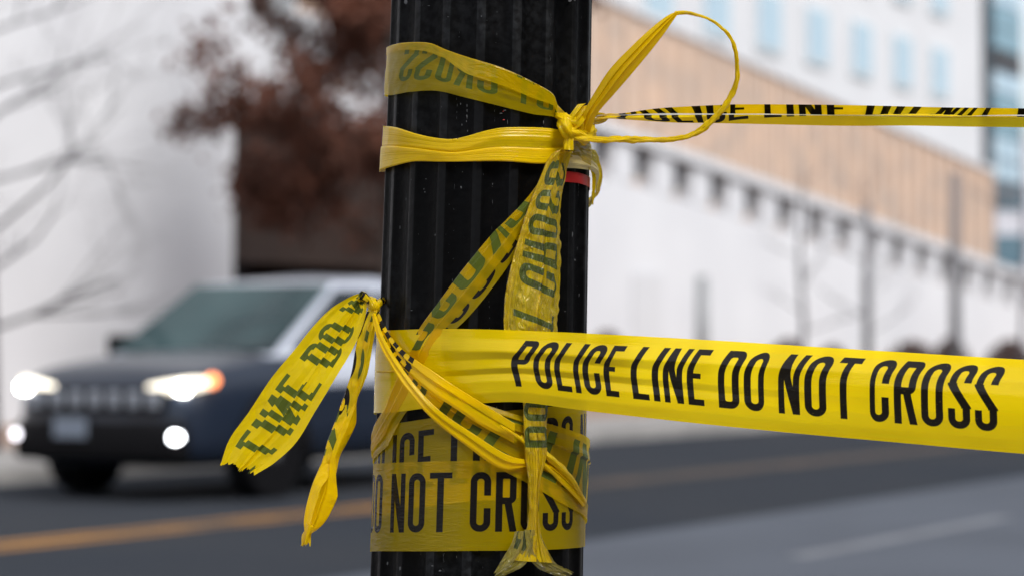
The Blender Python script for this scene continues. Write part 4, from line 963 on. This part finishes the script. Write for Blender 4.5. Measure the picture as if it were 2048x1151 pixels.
# hanging end 1: runs down left, tucked under the band
iA = [(1116,300),(1062,385),(1012,440),(983,469),(924,541),(879,602),(839,658),(806,722),(778,785),(762,828),(744,868)]
iB = [(1136,306),(1096,400),(1052,470),(1024,520),(975,588),(936,634),(900,672),(864,735),(828,800),(800,842),(772,895)]
i0 = [(0,1,.2),(.28,.70,.4),(.46,.04,.5),(.50,0,1.0),(.56,.14,1.2),(.60,.17,2.6),(.76,.42,1.6),(.82,.46,2.8),(1,.72,1.4)]
ribbon('hanging_end', [(PT(*a,off=1.6),PT(*b,off=1.6)) for a,b in zip(iA,iB)]+[(CT(-110,905,1),CT(-110,940,1))], M_WRAP, ut, prof=[i0], us=[UL(iC+4,1)-(6.6-i)*19 for i in range(12)], off=1.5, wr=.5, cr=.12, seed=81, flip=False)
# hanging end 2: crumpled, in front of hanging end 1, down behind the band to a torn, flared tip
jA = [(1122,296),(1105,307),(1082,346),(1066,386),(1049,432),(1036,478),(1023,525),(1011,584),(1008,620),(1008,660),(1022,715),(1038,765),(1042,810),(1043,850),(1045,909),(1051,954),(1052,990),(1052,1030),(1046,1068),(1031,1100),(1018,1118)]
jB = [(1146,298),(1143,307),(1131,350),(1122,392),(1117,455),(1119,492),(1119,574),(1114,630),(1112,663),(1108,690),(1100,730),(1092,772),(1086,812),(1084,851),(1084,909),(1074,954),(1071,990),(1070,1030),(1075,1068),(1086,1100),(1096,1124)]
jd = [2008,2006,None,None,None,None,None,None,None,None,None,None,None,None,None,None,None,None,None,None,None]
j0 = [(0,.35,-1),(.12,.0,2),(.34,.30,4.5),(.40,.46,5.5),(.46,.42,1.5),(.7,.75,3),(1,1,0)]
j1 = [(0,.10,-.5),(.08,.0,1.5),(.26,.22,2),(.42,.56,4.5),(.48,.52,1.2),(.75,.80,2.4),(1,1,0)]
j2 = [(0,.45,-1),(.2,.0,2),(.42,.45,5),(.54,.30,1),(.68,.62,5.5),(.86,1.0,3),(1,.6,-1)]
j3 = [(0,.5,-1),(.2,0,2),(.4,.55,6),(.55,.2,1),(.72,.8,6),(.88,1,3),(1,.45,-1)]
hs_ = [(PT(*a,d) if d else PT(*a,off=6), PT(*b,d) if d else PT(*b,off=6)) for a,b,d in zip(jA,jB,jd)]
ub = UL(iC)+9 ; yb_ = 555
ys = [(a[1]+b[1])/2 for a,b in zip(jA,jB)]
ribbon('hanging_end', hs_, M_CRUMP, ut, prof=[j0,j0,j1,j1,j2,j3,j3], pk=[0,4,6,9,12,15,20], us=[max(ub-(y-yb_)/2.43, UL(iD)-7-(y-900)*.01) for y in ys], vm=True, off=4.5, wr=.8, cr=.85, seed=85, step=1.4,
       offs=[6,6,6,6,6,6,6,6,6,6,7,8,9,9,9,9,8,8,8,8,8])
# flared torn tip: two crumpled flaps
strip2('torn_tip', [(1030,1062,14),(1024,1084,13),(1012,1104,12),(1000,1124,11),(984,1146,10)], [(1072,1058,16),(1066,1090,16),(1056,1120,15),(1040,1136,14),(1010,1150,12)], M_TIP, ut, prof=[[(0,0,0),(.2,.2,2),(.35,.4,0),(.6,.6,2.5),(.8,.8,.6),(1,1,1.5)]], off=7, wr=.8, cr=.9, jag1=3, seed=91, step=1.2, u0=BLANK-45, us_dir=.6)
strip2('torn_tip', [(1052,1058,16),(1056,1086,16),(1062,1112,15),(1082,1136,14),(1112,1148,13),(1134,1156,12)], [(1080,1062,14),(1090,1088,13),(1102,1112,12),(1116,1128,11),(1132,1136,10),(1142,1142,9)], M_TIP, ut, prof=[[(0,0,2),(.2,.2,-1),(.4,.4,3),(.6,.6,0),(.8,.8,4),(1,1,0)]], off=7, wr=.8, cr=.9, jag1=3, seed=93, step=1.2, u0=BLANK+30, us_dir=.6)
# turns seen on the right flank
strip2('flank_wrap', [(1136,282,5),(1152,276,5),(1168,272,6),(1180,270,7)], [(1132,318,5),(1150,322,5),(1168,330,5),(1181,340,6)], M_CRUMP, ut, prof=[[(0,0,0),(.5,.5,1.5),(1,1,0)]], off=2.5, wr=.8, cr=.5, seed=95, u0=BLANK, us_dir=.1)
R1 = [(CT(38,308,3),CT(38,336,3)),(CT(55,312,4),CT(55,337,4)),(CT(72,322,4.5),CT(72,342,4.5)),(CT(86,336,5.5),CT(86,352,5)),(CT(98,352,6),CT(94,372,5)),(CT(106,380,5),CT(98,394,4)),(CT(112,404,4),CT(106,416,3)),(CT(140,440,4),CT(140,450,4))]
M_PALE = tape_material('tape_pale', clear=.12, crumple=.25, transl=.3, glossy=.12, tint=(.80,.70,.24))
ribbon('flank_fold', R1, M_PALE, ut, prof=[[(0,0,2),(.3,.3,1),(.6,.62,2.5),(1,1,0)]], off=3, wr=.4, cr=.2, seed=97, u0=BLANK, us_dir=.1, step=1.2)
R2 = [(CT(64,296,4),CT(64,312,4)),(CT(78,302,4),CT(78,324,4)),(CT(90,318,5),CT(90,344,5)),(CT(96,336,8),CT(94,362,7)),(CT(100,362,8),CT(98,386,6)),(CT(106,388,6),CT(106,406,5)),(CT(130,415,5),CT(130,425,5))]
ribbon('flank_fold', R2, M_CRUMP, ut, prof=[[(0,0,2),(.4,.3,4),(.6,.62,1.5),(1,1,0)]], off=3, wr=.6, cr=.3, seed=98, u0=BLANK, us_dir=.1, step=1.2)
strip2('flank_drop', [(1180,338,6),(1184,352,2078),(1184,380,2080),(1184,408,2082)], [(1190,338,2078),(1192,354,2080),(1190,382,2082),(1186,410,2084)], M_CORD, ut, prof=[[(0,0,0),(.5,.5,1.5),(1,1,0)]], off=2, wr=.3, seed=99, u0=BLANK, us_dir=.1, step=1.2)

for e in (lt, ut): under(e)
